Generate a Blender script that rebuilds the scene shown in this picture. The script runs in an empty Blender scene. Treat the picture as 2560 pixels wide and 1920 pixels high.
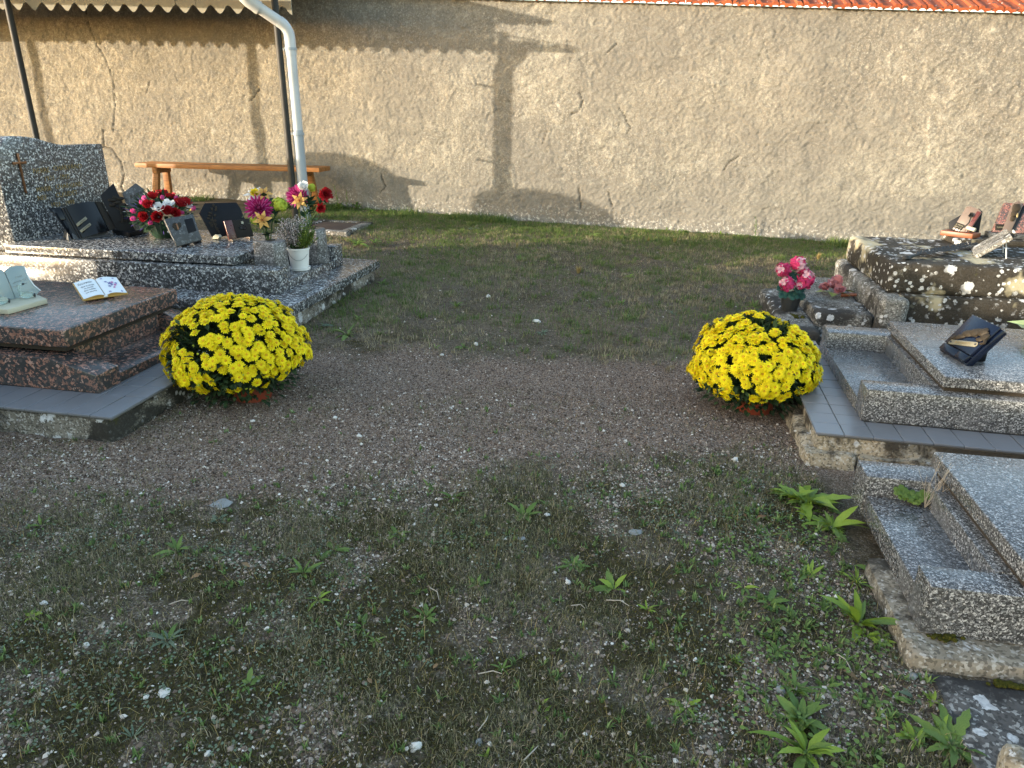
import bpy, bmesh, math, random
import numpy as np
from mathutils import Vector, Matrix

random.seed(11)
rng = np.random.default_rng(11)
R = math.radians
PI = math.pi
S = bpy.context.scene
COL = S.collection

# ------------------------------------------------------------------ camera
CAM_H, F_PX, PCX, PCY = 1.2, 1774.0, 1280.0, 960.0        # eye height; focal length and centre in photo pixels
YAW, PITCH, ROLL = R(10.5), R(21.0), R(0.7)
_f = Vector((-math.sin(YAW) * math.cos(PITCH), math.cos(YAW) * math.cos(PITCH), -math.sin(PITCH)))
_r = Vector((math.cos(YAW), math.sin(YAW), 0))
_u = _r.cross(_f)
CR = _r * math.cos(ROLL) + _u * math.sin(ROLL)
CU = -_r * math.sin(ROLL) + _u * math.cos(ROLL)
CF = _f
cam = bpy.data.cameras.new('camera')
cam.sensor_width = 36.0
cam.lens = F_PX / 2560.0 * 36.0
cam.clip_start, cam.clip_end = 0.05, 2000
camo = bpy.data.objects.new('camera', cam)
COL.objects.link(camo)
m3 = Matrix((CR, CU, -CF)).transposed()
camo.matrix_world = Matrix.Translation((0, 0, CAM_H)) @ m3.to_4x4()
S.camera = camo

# ------------------------------------------------------------------ sky, sun, exposure
SUN = Vector((1.8, 1.0, -0.29)).normalized()               # direction the light travels
w = bpy.data.worlds.new('World'); S.world = w; w.use_nodes = True
nt = w.node_tree; nt.nodes.clear()
sky = nt.nodes.new('ShaderNodeTexSky'); sky.sky_type = 'NISHITA'; sky.sun_disc = False
sky.sun_elevation = math.asin(-SUN.z)
sky.sun_rotation = math.atan2(-SUN.x, -SUN.y)
sky.air_density, sky.dust_density, sky.ozone_density = 1.0, 1.0, 1.0
bg = nt.nodes.new('ShaderNodeBackground'); bg.inputs['Strength'].default_value = 0.15
wo = nt.nodes.new('ShaderNodeOutputWorld')
nt.links.new(sky.outputs[0], bg.inputs[0]); nt.links.new(bg.outputs[0], wo.inputs[0])
sl = bpy.data.lights.new('sun', 'SUN'); sl.energy = 2.0; sl.angle = R(0.5); sl.color = (0.95, 0.86, 0.71)
so = bpy.data.objects.new('sun', sl); COL.objects.link(so)
so.rotation_mode = 'QUATERNION'; so.rotation_quaternion = SUN.to_track_quat('-Z', 'Y')
S.view_settings.view_transform = 'Standard'; S.view_settings.look = 'None'
S.view_settings.exposure = 2.55; S.view_settings.gamma = 1.0
S.view_settings.use_curve_mapping = False
S.view_settings.use_white_balance = True                   # the phone balanced for the open shade
S.view_settings.white_balance_temperature = 7000; S.view_settings.white_balance_tint = 10

# ------------------------------------------------------------------ helpers
def ray(px, py):
    return CF + CR * ((px - PCX) / F_PX) - CU * ((py - PCY) / F_PX)
def at(px, py, z=0.0):                                     # where the sight line meets the level z
    d = ray(px, py); return Vector((0, 0, CAM_H)) + d * ((z - CAM_H) / d.z)
def smooth(a, b, x):
    t = np.clip((x - a) / (b - a), 0, 1); return t * t * (3 - 2 * t)
_tab = np.random.default_rng(3).random((8, 256, 256))
def vnoise(x, y, k=0):
    t = _tab[k % 8]
    xi, yi = np.floor(x).astype(int), np.floor(y).astype(int)
    fx, fy = x - xi, y - yi
    fx, fy = fx * fx * (3 - 2 * fx), fy * fy * (3 - 2 * fy)
    a, b = xi & 255, (xi + 1) & 255
    c, d = yi & 255, (yi + 1) & 255
    return (t[a, c] * (1 - fx) + t[b, c] * fx) * (1 - fy) + (t[a, d] * (1 - fx) + t[b, d] * fx) * fy
def fbm(x, y, scale, octv=4, k=0, gain=0.5):
    s, a, n = 0.0, 1.0, 0.0
    x, y = np.asarray(x, float) * scale + 31.7 * k, np.asarray(y, float) * scale + 17.3 * k
    for i in range(octv):
        s = s + a * vnoise(x, y, k + i); n += a; a *= gain; x, y = x * 2.03 + 5.1, y * 2.03 + 9.7
    return s / n                                           # 0..1

def frame(P0, yaw, tilt): return Matrix.Translation(P0) @ Matrix.Rotation(R(yaw), 4, 'Z') @ Matrix.Rotation(-R(tilt), 4, 'X')
def uv(F, px, py):                                          # a photo point carried onto the leaning plane of F
    o = Vector((0, 0, CAM_H)); n = (F.to_3x3() @ Vector((0, 1, 0))); d = ray(px, py); p0 = F.translation
    q = F.inverted() @ (o + d * ((p0 - o).dot(n) / d.dot(n))); return q.x, q.z
def tag(o, label=None, cat=None, group=None, kind=None):
    if label: o['label'] = label
    if cat: o['category'] = cat
    if group: o['group'] = group
    if kind: o['kind'] = kind
    return o
def thing(name, label, cat, loc=(0, 0, 0), rotz=0.0, group=None):
    o = bpy.data.objects.new(name, None); COL.objects.link(o)
    o.empty_display_size = 0.1
    o.location = loc; o.rotation_euler = (0, 0, rotz)
    return tag(o, label, cat, group)
def dup(root, parent=None):
    c = root.copy(); COL.objects.link(c)
    if parent: c.parent = parent
    for ch in list(root.children): dup(ch, c)
    return c
def link(name, mesh, parent=None, loc=None, rot=None, scale=None):
    o = bpy.data.objects.new(name, mesh); COL.objects.link(o)
    if parent: o.parent = parent
    if loc is not None: o.location = loc
    if rot is not None: o.rotation_euler = rot
    if scale is not None: o.scale = (scale,) * 3 if isinstance(scale, (int, float)) else scale
    return o

class MB:
    """collects shapes and links them as one mesh"""
    def __init__(s): s.v, s.f, s.mi = [], [], []
    def add(s, vs, fs, m=0, M=None):
        b = len(s.v)
        s.v += [tuple(M @ Vector(p)) for p in vs] if M is not None else [tuple(p) for p in vs]
        for q in fs: s.f.append(tuple(i + b for i in q)); s.mi.append(m)
        return s
    def box(s, x0, x1, y0, y1, z0, z1, m=0, M=None):
        vs = [(x, y, z) for z in (z0, z1) for y in (y0, y1) for x in (x0, x1)]
        return s.add(vs, [(0, 2, 3, 1), (4, 5, 7, 6), (0, 1, 5, 4), (2, 6, 7, 3), (0, 4, 6, 2), (1, 3, 7, 5)], m, M)
    def hexa(s, bot, top, m=0, M=None):                    # bottom and top rings of the same length, anticlockwise from above
        n = len(bot)
        return s.add(list(bot) + list(top), [tuple(range(n))[::-1], tuple(range(n, 2 * n))] +
                     [(i, (i + 1) % n, n + (i + 1) % n, n + i) for i in range(n)], m, M)
    def prism(s, poly, y0, y1, m=0, M=None):               # outline in XZ (anticlockwise seen from -Y), thickness along Y
        n = len(poly)
        vs = [(x, y0, z) for x, z in poly] + [(x, y1, z) for x, z in poly]
        fs = [tuple(range(n)), tuple(range(n, 2 * n))[::-1]] + [(i, n + i, n + (i + 1) % n, (i + 1) % n) for i in range(n)]
        return s.add(vs, fs, m, M)
    def lathe(s, prof, n=16, m=0, M=None, cap=True):
        vs = [(r * math.cos(2 * PI * k / n), r * math.sin(2 * PI * k / n), z) for r, z in prof for k in range(n)]
        fs = [(i * n + k, i * n + (k + 1) % n, (i + 1) * n + (k + 1) % n, (i + 1) * n + k) for i in range(len(prof) - 1) for k in range(n)]
        if cap:
            fs.append(tuple(range(n))[::-1]); e = (len(prof) - 1) * n; fs.append(tuple(range(e, e + n)))
        return s.add(vs, fs, m, M)
    def tube(s, pts, rad, n=8, m=0, M=None, cap=True):
        pts = [Vector(p) for p in pts]; k = len(pts)
        rad = [rad] * k if isinstance(rad, (int, float)) else rad
        vs, fs = [], []; ref = None
        for i, p in enumerate(pts):
            t = (pts[min(i + 1, k - 1)] - pts[max(i - 1, 0)]).normalized()
            if ref is None: ref = Vector((0, 0, 1)) if abs(t.z) < 0.9 else Vector((1, 0, 0))
            a = (ref - t * ref.dot(t)).normalized(); b = t.cross(a); ref = a
            vs += [p + (a * math.cos(2 * PI * j / n) + b * math.sin(2 * PI * j / n)) * rad[i] for j in range(n)]
        for i in range(k - 1):
            fs += [(i * n + j, i * n + (j + 1) % n, (i + 1) * n + (j + 1) % n, (i + 1) * n + j) for j in range(n)]
        if cap: fs += [tuple(range(n))[::-1], tuple(range((k - 1) * n, k * n))]
        return s.add(vs, fs, m, M)
    def blob(s, c, r, seed=0, n=8, rings=5, amp=0.18, m=0, M=None):   # an uneven rounded lump
        g = random.Random(seed); rx, ry, rz = r if isinstance(r, tuple) else (r, r, r)
        vs, fs = [(c[0], c[1], c[2] - rz)], []
        for i in range(1, rings):
            th = PI * i / rings
            for j in range(n):
                k = 1 + g.uniform(-amp, amp); ph = 2 * PI * j / n + i * 0.3
                vs.append((c[0] + rx * k * math.sin(th) * math.cos(ph), c[1] + ry * k * math.sin(th) * math.sin(ph), c[2] - rz * k * math.cos(th)))
        vs.append((c[0], c[1], c[2] + rz)); e = len(vs) - 1
        fs += [(0, 1 + (j + 1) % n, 1 + j) for j in range(n)]
        for i in range(rings - 2):
            a = 1 + i * n
            fs += [(a + j, a + (j + 1) % n, a + n + (j + 1) % n, a + n + j) for j in range(n)]
        a = 1 + (rings - 2) * n
        fs += [(a + j, a + (j + 1) % n, e) for j in range(n)]
        return s.add(vs, fs, m, M)
    def mesh(s, name, mats, smooth=True, bevel=0.0, seg=2, angle=35):
        me = bpy.data.meshes.new(name); me.from_pydata(s.v, [], s.f)
        for x in (mats if isinstance(mats, (list, tuple)) else [mats]): me.materials.append(x)
        me.polygons.foreach_set('material_index', s.mi)
        bm = bmesh.new(); bm.from_mesh(me)
        bmesh.ops.recalc_face_normals(bm, faces=bm.faces)
        if bevel:
            es = [e for e in bm.edges if len(e.link_faces) == 2 and e.calc_face_angle(0) > R(angle)]
            bmesh.ops.bevel(bm, geom=es, offset=bevel, segments=seg, profile=0.5, affect='EDGES', clamp_overlap=True)
        bm.to_mesh(me); bm.free()
        if smooth:
            me.shade_smooth(); me.set_sharp_from_angle(angle=R(40))
        return me
    def build(s, name, mats, parent=None, loc=None, rot=None, **k):
        return link(name, s.mesh(name, mats, **k), parent, loc, rot)

def box(name, b, mat, parent=None, bevel=0.004, **k):
    return MB().box(*b).build(name, mat, parent, bevel=bevel, **k)

def rough_box(name, b, mat, parent=None, step=0.03, amp=0.006, rnd=0.01, seed=0, chip=0.0, rot=None, loc=None):
    """a weathered stone or concrete block: subdivided, rounded and pushed about by noise"""
    x0, x1, y0, y1, z0, z1 = b
    nx, ny, nz = [max(2, min(90, int(round((q - p) / step)))) for p, q in ((x0, x1), (y0, y1), (z0, z1))]
    bm = bmesh.new(); grid = {}
    def vert(i, j, k):
        if (i, j, k) not in grid:
            grid[(i, j, k)] = bm.verts.new((x0 + (x1 - x0) * i / nx, y0 + (y1 - y0) * j / ny, z0 + (z1 - z0) * k / nz))
        return grid[(i, j, k)]
    for i in range(nx):
        for j in range(ny):
            bm.faces.new([vert(i, j, 0), vert(i, j + 1, 0), vert(i + 1, j + 1, 0), vert(i + 1, j, 0)])
            bm.faces.new([vert(i, j, nz), vert(i + 1, j, nz), vert(i + 1, j + 1, nz), vert(i, j + 1, nz)])
    for i in range(nx):
        for k in range(nz):
            bm.faces.new([vert(i, 0, k), vert(i + 1, 0, k), vert(i + 1, 0, k + 1), vert(i, 0, k + 1)])
            bm.faces.new([vert(i, ny, k), vert(i, ny, k + 1), vert(i + 1, ny, k + 1), vert(i + 1, ny, k)])
    for j in range(ny):
        for k in range(nz):
            bm.faces.new([vert(0, j, k), vert(0, j, k + 1), vert(0, j + 1, k + 1), vert(0, j + 1, k)])
            bm.faces.new([vert(nx, j, k), vert(nx, j + 1, k), vert(nx, j + 1, k + 1), vert(nx, j, k + 1)])
    me = bpy.data.meshes.new(name); bm.to_mesh(me); bm.free()
    n = len(me.vertices); co = np.empty(n * 3); me.vertices.foreach_get('co', co); co = co.reshape(-1, 3)
    c = np.array([(x0 + x1) / 2, (y0 + y1) / 2, (z0 + z1) / 2]); hs = np.array([x1 - x0, y1 - y0, z1 - z0]) / 2
    q = co - c
    lim = np.maximum(hs - rnd, 1e-4)                        # rounded edges
    core = np.clip(q, -lim, lim); d = q - core; L = np.linalg.norm(d, axis=1, keepdims=True)
    q = np.where(L > 1e-9, core + d / np.maximum(L, 1e-9) * np.minimum(L, rnd), q)
    nrm = q / np.maximum(hs, 1e-6); ax = np.argmax(np.abs(nrm), axis=1)
    u = np.where(ax == 0, q[:, 1], q[:, 0]) + c[0]; v = np.where(ax == 2, q[:, 1], q[:, 2]) + c[1] * 0.7
    h = (fbm(u, v, 9, 4, seed) - 0.5) * 2 * amp + (fbm(u, v, 45, 2, seed + 3) - 0.5) * amp
    if chip: h -= chip * smooth(0.62, 0.72, fbm(u, v, 14, 3, seed + 5))
    sg = np.sign(nrm[np.arange(n), ax])
    q[np.arange(n), ax] += sg * h
    me.vertices.foreach_set('co', (q + c).ravel()); me.materials.append(mat); me.shade_smooth(); me.set_sharp_from_angle(angle=R(60)); me.update()
    return link(name, me, parent, loc, rot)

def soup(name, v, f, mat, parent=None, smooth=False, loc=None):      # v: (n,3) array, f: (m,k) index array
    me = bpy.data.meshes.new(name); k = f.shape[1]
    me.vertices.add(len(v)); me.vertices.foreach_set('co', np.asarray(v, np.float32).ravel())
    me.loops.add(f.size); me.loops.foreach_set('vertex_index', f.astype(np.int32).ravel())
    me.polygons.add(len(f)); me.polygons.foreach_set('loop_start', np.arange(0, f.size, k, dtype=np.int32))
    me.update(calc_edges=True); me.validate()
    for x in (mat if isinstance(mat, (list, tuple)) else [mat]): me.materials.append(x)
    if smooth: me.shade_smooth()
    return link(name, me, parent, loc)

def text(name, s, size, mat, parent, M, depth=0.0008, align='CENTER', shear=0.0, width=1.0):
    cu = bpy.data.curves.new(name, 'FONT'); cu.body = s; cu.size = size; cu.extrude = depth; cu.align_x = align
    cu.shear = shear; cu.space_character = 1.05; cu.resolution_u = 2
    o = bpy.data.objects.new(name, cu); COL.objects.link(o)
    me = bpy.data.meshes.new_from_object(o.evaluated_get(bpy.context.evaluated_depsgraph_get()))
    bpy.data.objects.remove(o); bpy.data.curves.remove(cu)
    me.transform(M @ Matrix.Diagonal((width, 1, 1, 1))); me.materials.clear(); me.materials.append(mat); me.name = name
    return link(name, me, parent)

# ------------------------------------------------------------------ materials
class G:
    def __init__(s, name):
        s.m = bpy.data.materials.new(name); s.m.use_nodes = True; s.t = s.m.node_tree; s.t.nodes.clear()
        s.out = s.n('ShaderNodeOutputMaterial'); s.co = None
    def n(s, k): return s.t.nodes.new(k)
    def l(s, a, b):
        if hasattr(a, 'is_linked'): s.t.links.new(a, b)
        elif isinstance(a, (tuple, list)) and len(a) == 3 and b.type == 'RGBA': b.default_value = (*a, 1)
        else: b.default_value = a
    def obj(s):
        if s.co is None: s.co = s.n('ShaderNodeTexCoord').outputs['Object']
        return s.co
    def pos(s): return s.n('ShaderNodeNewGeometry').outputs['Position']
    def island(s): return s.n('ShaderNodeNewGeometry').outputs['Random Per Island']
    def orand(s): return s.n('ShaderNodeObjectInfo').outputs['Random']
    def attr(s, a):
        x = s.n('ShaderNodeAttribute'); x.attribute_name = a; return x.outputs['Fac']
    def mapped(s, v, scale=(1, 1, 1), loc=(0, 0, 0)):
        x = s.n('ShaderNodeMapping'); s.l(v, x.inputs[0]); x.inputs['Scale'].default_value = scale; x.inputs['Location'].default_value = loc
        return x.outputs[0]
    def noise(s, sc, det=4, rough=0.55, vec=None, dist=0.0, col=False):
        x = s.n('ShaderNodeTexNoise'); s.l(s.obj() if vec is None else vec, x.inputs['Vector'])
        x.inputs['Scale'].default_value = sc; x.inputs['Detail'].default_value = det
        x.inputs['Roughness'].default_value = rough; x.inputs['Distortion'].default_value = dist
        return x.outputs['Color' if col else 'Fac']
    def vor(s, sc, vec=None, feat='F1', out='Color', rnd=1.0):
        x = s.n('ShaderNodeTexVoronoi'); x.feature = feat; s.l(s.obj() if vec is None else vec, x.inputs['Vector'])
        x.inputs['Scale'].default_value = sc; x.inputs['Randomness'].default_value = rnd
        return x.outputs[out]
    def ramp(s, fac, stops, mode='LINEAR'):
        x = s.n('ShaderNodeValToRGB'); s.l(fac, x.inputs[0]); x.color_ramp.interpolation = mode
        e = x.color_ramp.elements
        while len(e) > 1: e.remove(e[-1])
        e[0].position = stops[0][0]; e[0].color = (*s.c3(stops[0][1]), 1)
        for p, c in stops[1:]:
            k = e.new(p); k.color = (*s.c3(c), 1)
        return x.outputs[0]
    @staticmethod
    def c3(c): return (c, c, c) if isinstance(c, (int, float)) else c
    def mix(s, fac, a, b, mode='MIX'):
        x = s.n('ShaderNodeMix'); x.data_type = 'RGBA'; x.blend_type = mode; x.clamp_factor = True
        s.l(fac, x.inputs[0]); s.l(a, x.inputs[6]); s.l(b, x.inputs[7]); return x.outputs[2]
    def ma(s, op, a, b=0.0, clamp=False):
        x = s.n('ShaderNodeMath'); x.operation = op; x.use_clamp = clamp; s.l(a, x.inputs[0]); s.l(b, x.inputs[1]); return x.outputs[0]
    def xyz(s, v):
        x = s.n('ShaderNodeSeparateXYZ'); s.l(v, x.inputs[0]); return x.outputs
    def warp(s, amt, sc):                                    # coordinates pushed about by noise
        x = s.n('ShaderNodeVectorMath'); x.operation = 'MULTIPLY_ADD'
        s.l(s.noise(sc, 2, col=True), x.inputs[0]); x.inputs[1].default_value = (amt,) * 3; s.l(s.obj(), x.inputs[2]); return x.outputs[0]
    def bump(s, h, strength=0.3, dist=0.01):
        x = s.n('ShaderNodeBump'); s.l(h, x.inputs['Height']); x.inputs['Strength'].default_value = strength
        x.inputs['Distance'].default_value = dist; return x.outputs[0]
    def done(s, col, rough=0.8, nrm=None, spec=0.5, metal=0.0, trans=0.0, tcol=None, coat=0.0):
        b = s.n('ShaderNodeBsdfPrincipled'); s.l(col, b.inputs['Base Color']); s.l(rough, b.inputs['Roughness'])
        b.inputs['Specular IOR Level'].default_value = spec; b.inputs['Metallic'].default_value = metal
        b.inputs['Coat Weight'].default_value = coat
        if nrm is not None: s.l(nrm, b.inputs['Normal'])
        if trans:
            t = s.n('ShaderNodeBsdfTranslucent'); s.l(tcol if tcol is not None else col, t.inputs[0])
            x = s.n('ShaderNodeMixShader'); x.inputs[0].default_value = trans
            s.l(b.outputs[0], x.inputs[1]); s.l(t.outputs[0], x.inputs[2]); s.l(x.outputs[0], s.out.inputs[0])
        else: s.l(b.outputs[0], s.out.inputs[0])
        s.b = b
        return s.m

def granite(name, sc, stops, rough=0.22, fine=0.35, tint=None):
    g = G(name)
    v = g.warp(0.6 / sc, sc * 0.9)
    a = g.xyz(g.vor(sc, v))[0]
    c = g.ramp(a, stops, 'CONSTANT')
    b = g.xyz(g.vor(sc * 2.3, v))[1]
    c = g.mix(g.ma('MULTIPLY', g.ma('GREATER_THAN', b, 0.70), 0.9), c, stops[0][1])
    c = g.mix(g.ma('MULTIPLY', g.noise(sc * 5, 2), fine), c, g.mix(0.5, c, (0.32, 0.32, 0.32)))
    c = g.mix(g.ramp(g.noise(2.2, 3), [(0.35, 0.0), (0.75, 0.35)]), c, g.mix(0.45, c, (0.10, 0.10, 0.095)))
    rg = g.ma('ADD', g.ma('MULTIPLY', g.noise(6, 4), 0.16), rough - 0.06)
    return g.done(c, rg, g.bump(g.noise(sc * 3, 2), 0.05, 0.002), spec=0.5)
M = {}
M['granite'] = granite('coarse_grey_granite', 92, [(0, (.012, .013, .015)), (.38, (.055, .06, .07)), (.58, (.17, .175, .19)), (.76, (.38, .385, .39)), (.90, (.60, .60, .59))])
M['granite_fine'] = granite('fine_grey_granite', 225, [(0, (.014, .014, .015)), (.30, (.075, .076, .08)), (.52, (.15, .152, .16)), (.72, (.28, .283, .29)), (.90, (.47, .47, .475))], rough=0.25)
M['granite_red'] = granite('red_brown_granite', 85, [(0, (.014, .012, .012)), (.42, (.05, .035, .03)), (.58, (.20, .085, .055)), (.78, (.30, .13, .085)), (.93, (.36, .20, .15))], rough=0.2)
M['granite_vase'] = granite('mid_grey_granite', 120, [(0, (.03, .03, .032)), (.35, (.10, .10, .105)), (.6, (.17, .17, .18)), (.85, (.34, .34, .35))], rough=0.35)
M['granite_dark'] = granite('dark_blue_granite', 70, [(0, (.008, .009, .01)), (.45, (.02, .022, .025)), (.75, (.05, .055, .06)), (.93, (.10, .105, .11))], rough=0.42)
M['granite_rose'] = granite('rose_granite', 150, [(0, (.02, .012, .012)), (.35, (.13, .035, .025)), (.65, (.24, .075, .055)), (.9, (.30, .14, .11))], rough=0.25)

def stone(name, base, dark, pale, white=0.0, crust=0.0, moss=0.0, sc=1.0, cream=None):
    """old granite or concrete with grain, black crust, lichen discs and moss"""
    g = G(name)
    c = g.mix(g.ramp(g.noise(5 * sc, 5, 0.65), [(0.35, 0), (0.68, 1)]), base, pale)
    grain = g.xyz(g.vor(150 * sc, g.warp(0.004, 120)))[0]
    c = g.mix(g.ramp(grain, [(0, 1), (0.2, 1), (0.24, 0)], 'LINEAR'), c, g.mix(0.55, c, dark))
    c = g.mix(g.ramp(grain, [(0.78, 0), (0.84, 0.7)]), c, g.mix(0.6, c, (0.6, 0.58, 0.54)))
    if crust: c = g.mix(g.ramp(g.noise(3.2 * sc, 6, 0.7, dist=0.4), [(0.60 - crust * 0.35, 0), (0.68 - crust * 0.35, 0.93)]), c, dark)
    if cream is not None:
        c = g.mix(g.ramp(g.noise(4.1 * sc, 4, vec=g.mapped(g.obj(), loc=(9, 2, 4))), [(0.55, 0), (0.62, 0.85)]), c, cream)
    if moss: c = g.mix(g.ramp(g.noise(7 * sc, 5, 0.7, vec=g.mapped(g.obj(), loc=(3, 1, 7))), [(0.66 - moss * 0.3, 0), (0.75 - moss * 0.3, 0.9)]), c, (0.055, 0.055, 0.012))
    if white:
        for s2, th in ((11, 0.30), (19, 0.34), (40, 0.36)):
            v = g.warp(0.30 / s2, s2 * 2.2)
            d = g.ma('ADD', g.vor(s2 * sc, v, out='Distance'), g.ma('MULTIPLY', g.ma('SUBTRACT', g.noise(s2 * 7, 3), 0.5), 0.45)); cell = g.xyz(g.vor(s2 * sc, v))[1]
            on = g.ma('MULTIPLY', g.ramp(g.ma('SUBTRACT', g.ma('MULTIPLY', cell, th + .12), d), [(0, 0), (0.05, 1)]), g.ma('GREATER_THAN', cell, 1 - white))
            patch = g.ramp(g.noise(3.4, 4, vec=g.mapped(g.obj(), loc=(s2, 5, 1))), [(0.46, 0), (0.54, 1)])
            ring = g.ramp(g.noise(s2 * 4, 3), [(0.3, 0.34), (0.6, 0.56)])
            c = g.mix(g.ma('MULTIPLY', on, patch), c, ring)
    h = g.ma('ADD', g.noise(60 * sc, 5, 0.7), g.ma('MULTIPLY', grain, 0.5))
    return g.done(c, 0.88, g.bump(h, 0.6, 0.006), spec=0.25)
M['old_stone'] = stone('lichened_granite', (.16, .135, .10), (.022, .018, .014), (.30, .27, .20), white=0.56, crust=0.75, moss=0.12, cream=(.42, .37, .25))
M['old_step'] = stone('grey_weathered_stone', (.12, .11, .095), (.03, .027, .024), (.21, .20, .18), white=0.16, crust=0.35, moss=0.1)
M['concrete'] = stone('stained_concrete', (.13, .115, .095), (.026, .024, .02), (.27, .245, .205), white=0.22, crust=0.28, moss=0.2)
M['ochre_stone'] = stone('ochre_broken_concrete', (.27, .22, .15), (.04, .032, .024), (.42, .36, .27), white=0.1, crust=0.35, moss=0.05)
M['pale_base'] = stone('pale_worn_concrete', (.20, .17, .13), (.045, .038, .03), (.33, .29, .23), white=0.1, crust=0.3, moss=0.2)
M['dark_slab'] = stone('dark_worn_slab', (.085, .08, .075), (.03, .028, .027), (.15, .14, .13), white=0.04, crust=0.4, moss=0.05)

def plain(name, col, rough=0.6, var=0.12, sc=14, bump=0.1, bsc=40, metal=0.0, spec=0.5, trans=0.0, coat=0.0, dirt=0.0):
    g = G(name)
    c = g.mix(g.noise(sc, 5, 0.6), tuple(x * (1 - var) for x in col), tuple(min(1, x * (1 + var)) for x in col))
    if dirt: c = g.mix(g.ramp(g.noise(sc * 0.6, 6, 0.7, vec=g.mapped(g.obj(), loc=(4, 4, 4))), [(0.5, 0), (0.72, dirt)]), c, (0.07, 0.06, 0.045))
    rr = g.ma('ADD', g.ma('MULTIPLY', g.noise(sc * 2, 3), 0.2), rough - 0.1, True)
    return g.done(c, rr, g.bump(g.noise(bsc, 4), bump, 0.003) if bump else None, spec=spec, metal=metal, trans=trans, coat=coat)
M['tile'] = plain('grey_ceramic_tile', (.155, .16, .175), 0.34, 0.12, 5, 0.04, 60, dirt=0.25)
M['mortar'] = plain('mortar_bed', (.12, .115, .105), 0.9, 0.25, 30, 0.5)
M['terracotta'] = plain('terracotta_plastic', (.24, .045, .022), 0.5, 0.15, 20, 0.05, dirt=0.3)
M['black'] = plain('polished_black_stone', (.004, .0045, .006), 0.16, 0.2, 8, 0.0, spec=0.28)
M['navy'] = plain('polished_navy_stone', (.003, .006, .017), 0.2, 0.15, 8, 0.0, spec=0.3)
M['slate'] = plain('matt_black_slate', (.008, .009, .012), 0.5, 0.3, 30, 0.15, 60, spec=0.15)
M['bronze'] = plain('dull_bronze', (.032, .024, .016), 0.6, 0.3, 60, 0.3, 80, metal=0.25, spec=0.25)
M['bronze_dark'] = plain('dark_bronze', (.018, .015, .012), 0.6, 0.3, 60, 0.3, 80, metal=0.2, spec=0.2)
M['brass'] = plain('brass_tag', (.21, .185, .125), 0.45, 0.15, 60, 0.05, metal=0.3)
M['gold'] = plain('gilt_lettering', (.26, .19, .085), 0.45, 0.2, 60, 0.0, metal=0.4)
M['copper'] = plain('coppery_cross', (.21, .10, .05), 0.4, 0.2, 40, 0.1, metal=0.6)
M['letter_dark'] = plain('dark_ink', (.02, .02, .025), 0.6, 0.1, 10, 0)
M['letter_pale'] = plain('pale_engraving', (.32, .36, .36), 0.7, 0.1, 10, 0)
M['ink_pink'] = plain('pink_ink', (.42, .10, .28), 0.6, 0.2, 10, 0)
M['ink_blue'] = plain('violet_ink', (.12, .11, .30), 0.6, 0.2, 10, 0)
M['page'] = plain('glazed_page', (.62, .66, .70), 0.2, 0.05, 10, 0.0)
M['page_edge'] = plain('golden_page_edge', (.42, .25, .07), 0.4, 0.25, 60, 0.2, 120)
M['marble'] = plain('worn_cream_marble', (.40, .38, .29), 0.5, 0.2, 18, 0.15, dirt=0.3)
M['white_pot'] = plain('white_plastic', (.72, .72, .70), 0.35, 0.04, 6, 0.02, dirt=0.12)
M['grey_pot'] = plain('dark_grey_plastic', (.028, .03, .031), 0.45, 0.15, 8, 0.02)
M['green_pot'] = plain('dark_green_plastic', (.012, .035, .02), 0.4, 0.15, 8, 0.02)
M['zinc'] = plain('grey_plastic_pipe', (.50, .51, .52), 0.4, 0.08, 4, 0.03, dirt=0.18)
M['zinc_old'] = plain('older_grey_pipe', (.30, .34, .38), 0.45, 0.1, 4, 0.03, dirt=0.2)
M['steel'] = plain('dark_painted_steel', (.013, .012, .011), 0.65, 0.3, 12, 0.1, dirt=0.3)
M['rust'] = plain('rusty_brown_plate', (.065, .04, .03), 0.85, 0.35, 16, 0.5)
M['brown_marble'] = plain('brown_marble', (.125, .09, .072), 0.3, 0.2, 22, 0.02)
M['red_trim'] = plain('red_brown_trim', (.075, .014, .010), 0.3, 0.2, 22, 0.02)
M['orange_base'] = plain('orange_brown_base', (.20, .055, .018), 0.45, 0.2, 22, 0.05)
M['lead'] = plain('dark_grey_metal', (.03, .03, .03), 0.6, 0.3, 30, 0.2, metal=0.2, spec=0.2)
M['soil'] = plain('potting_soil', (.03, .022, .015), 0.95, 0.4, 60, 0.8)
M['fibre'] = plain('fibre_cement', (.20, .183, .14), 0.8, 0.12, 7, 0.15, 90, dirt=0.35)
def cloth(name, col, var=0.2, trans=0.25, rough=0.7):
    g = G(name)
    c = g.mix(g.orand(), tuple(x * (1 - var) for x in col), tuple(min(1, x * (1 + var)) for x in col))
    c = g.mix(g.island(), g.mix(0.3, c, tuple(x * 0.6 for x in col)), c)
    return g.done(c, rough, spec=0.3, trans=trans)
M['yellow'] = cloth('yellow_petals', (.96, .76, .016), 0.12, 0.30)
M['yellow_eye'] = cloth('golden_flower_eye', (.62, .34, .008), 0.1, 0.0)
M['red'] = cloth('red_fabric_petals', (.30, .006, .012), 0.2, 0.2)
M['pink'] = cloth('pink_fabric_petals', (.62, .09, .30), 0.2, 0.25)
M['hot_pink'] = cloth('bright_pink_petals', (.60, .045, .16), 0.25, 0.25)
M['pale_pink'] = cloth('pale_pink_petals', (.72, .42, .48), 0.15, 0.25)
M['magenta'] = cloth('magenta_petals', (.34, .012, .12), 0.25, 0.2)
M['magenta_edge'] = cloth('pale_magenta_petals', (.58, .12, .33), 0.2, 0.2)
M['white_f'] = cloth('white_fabric_petals', (.70, .70, .70), 0.06, 0.25)
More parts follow.
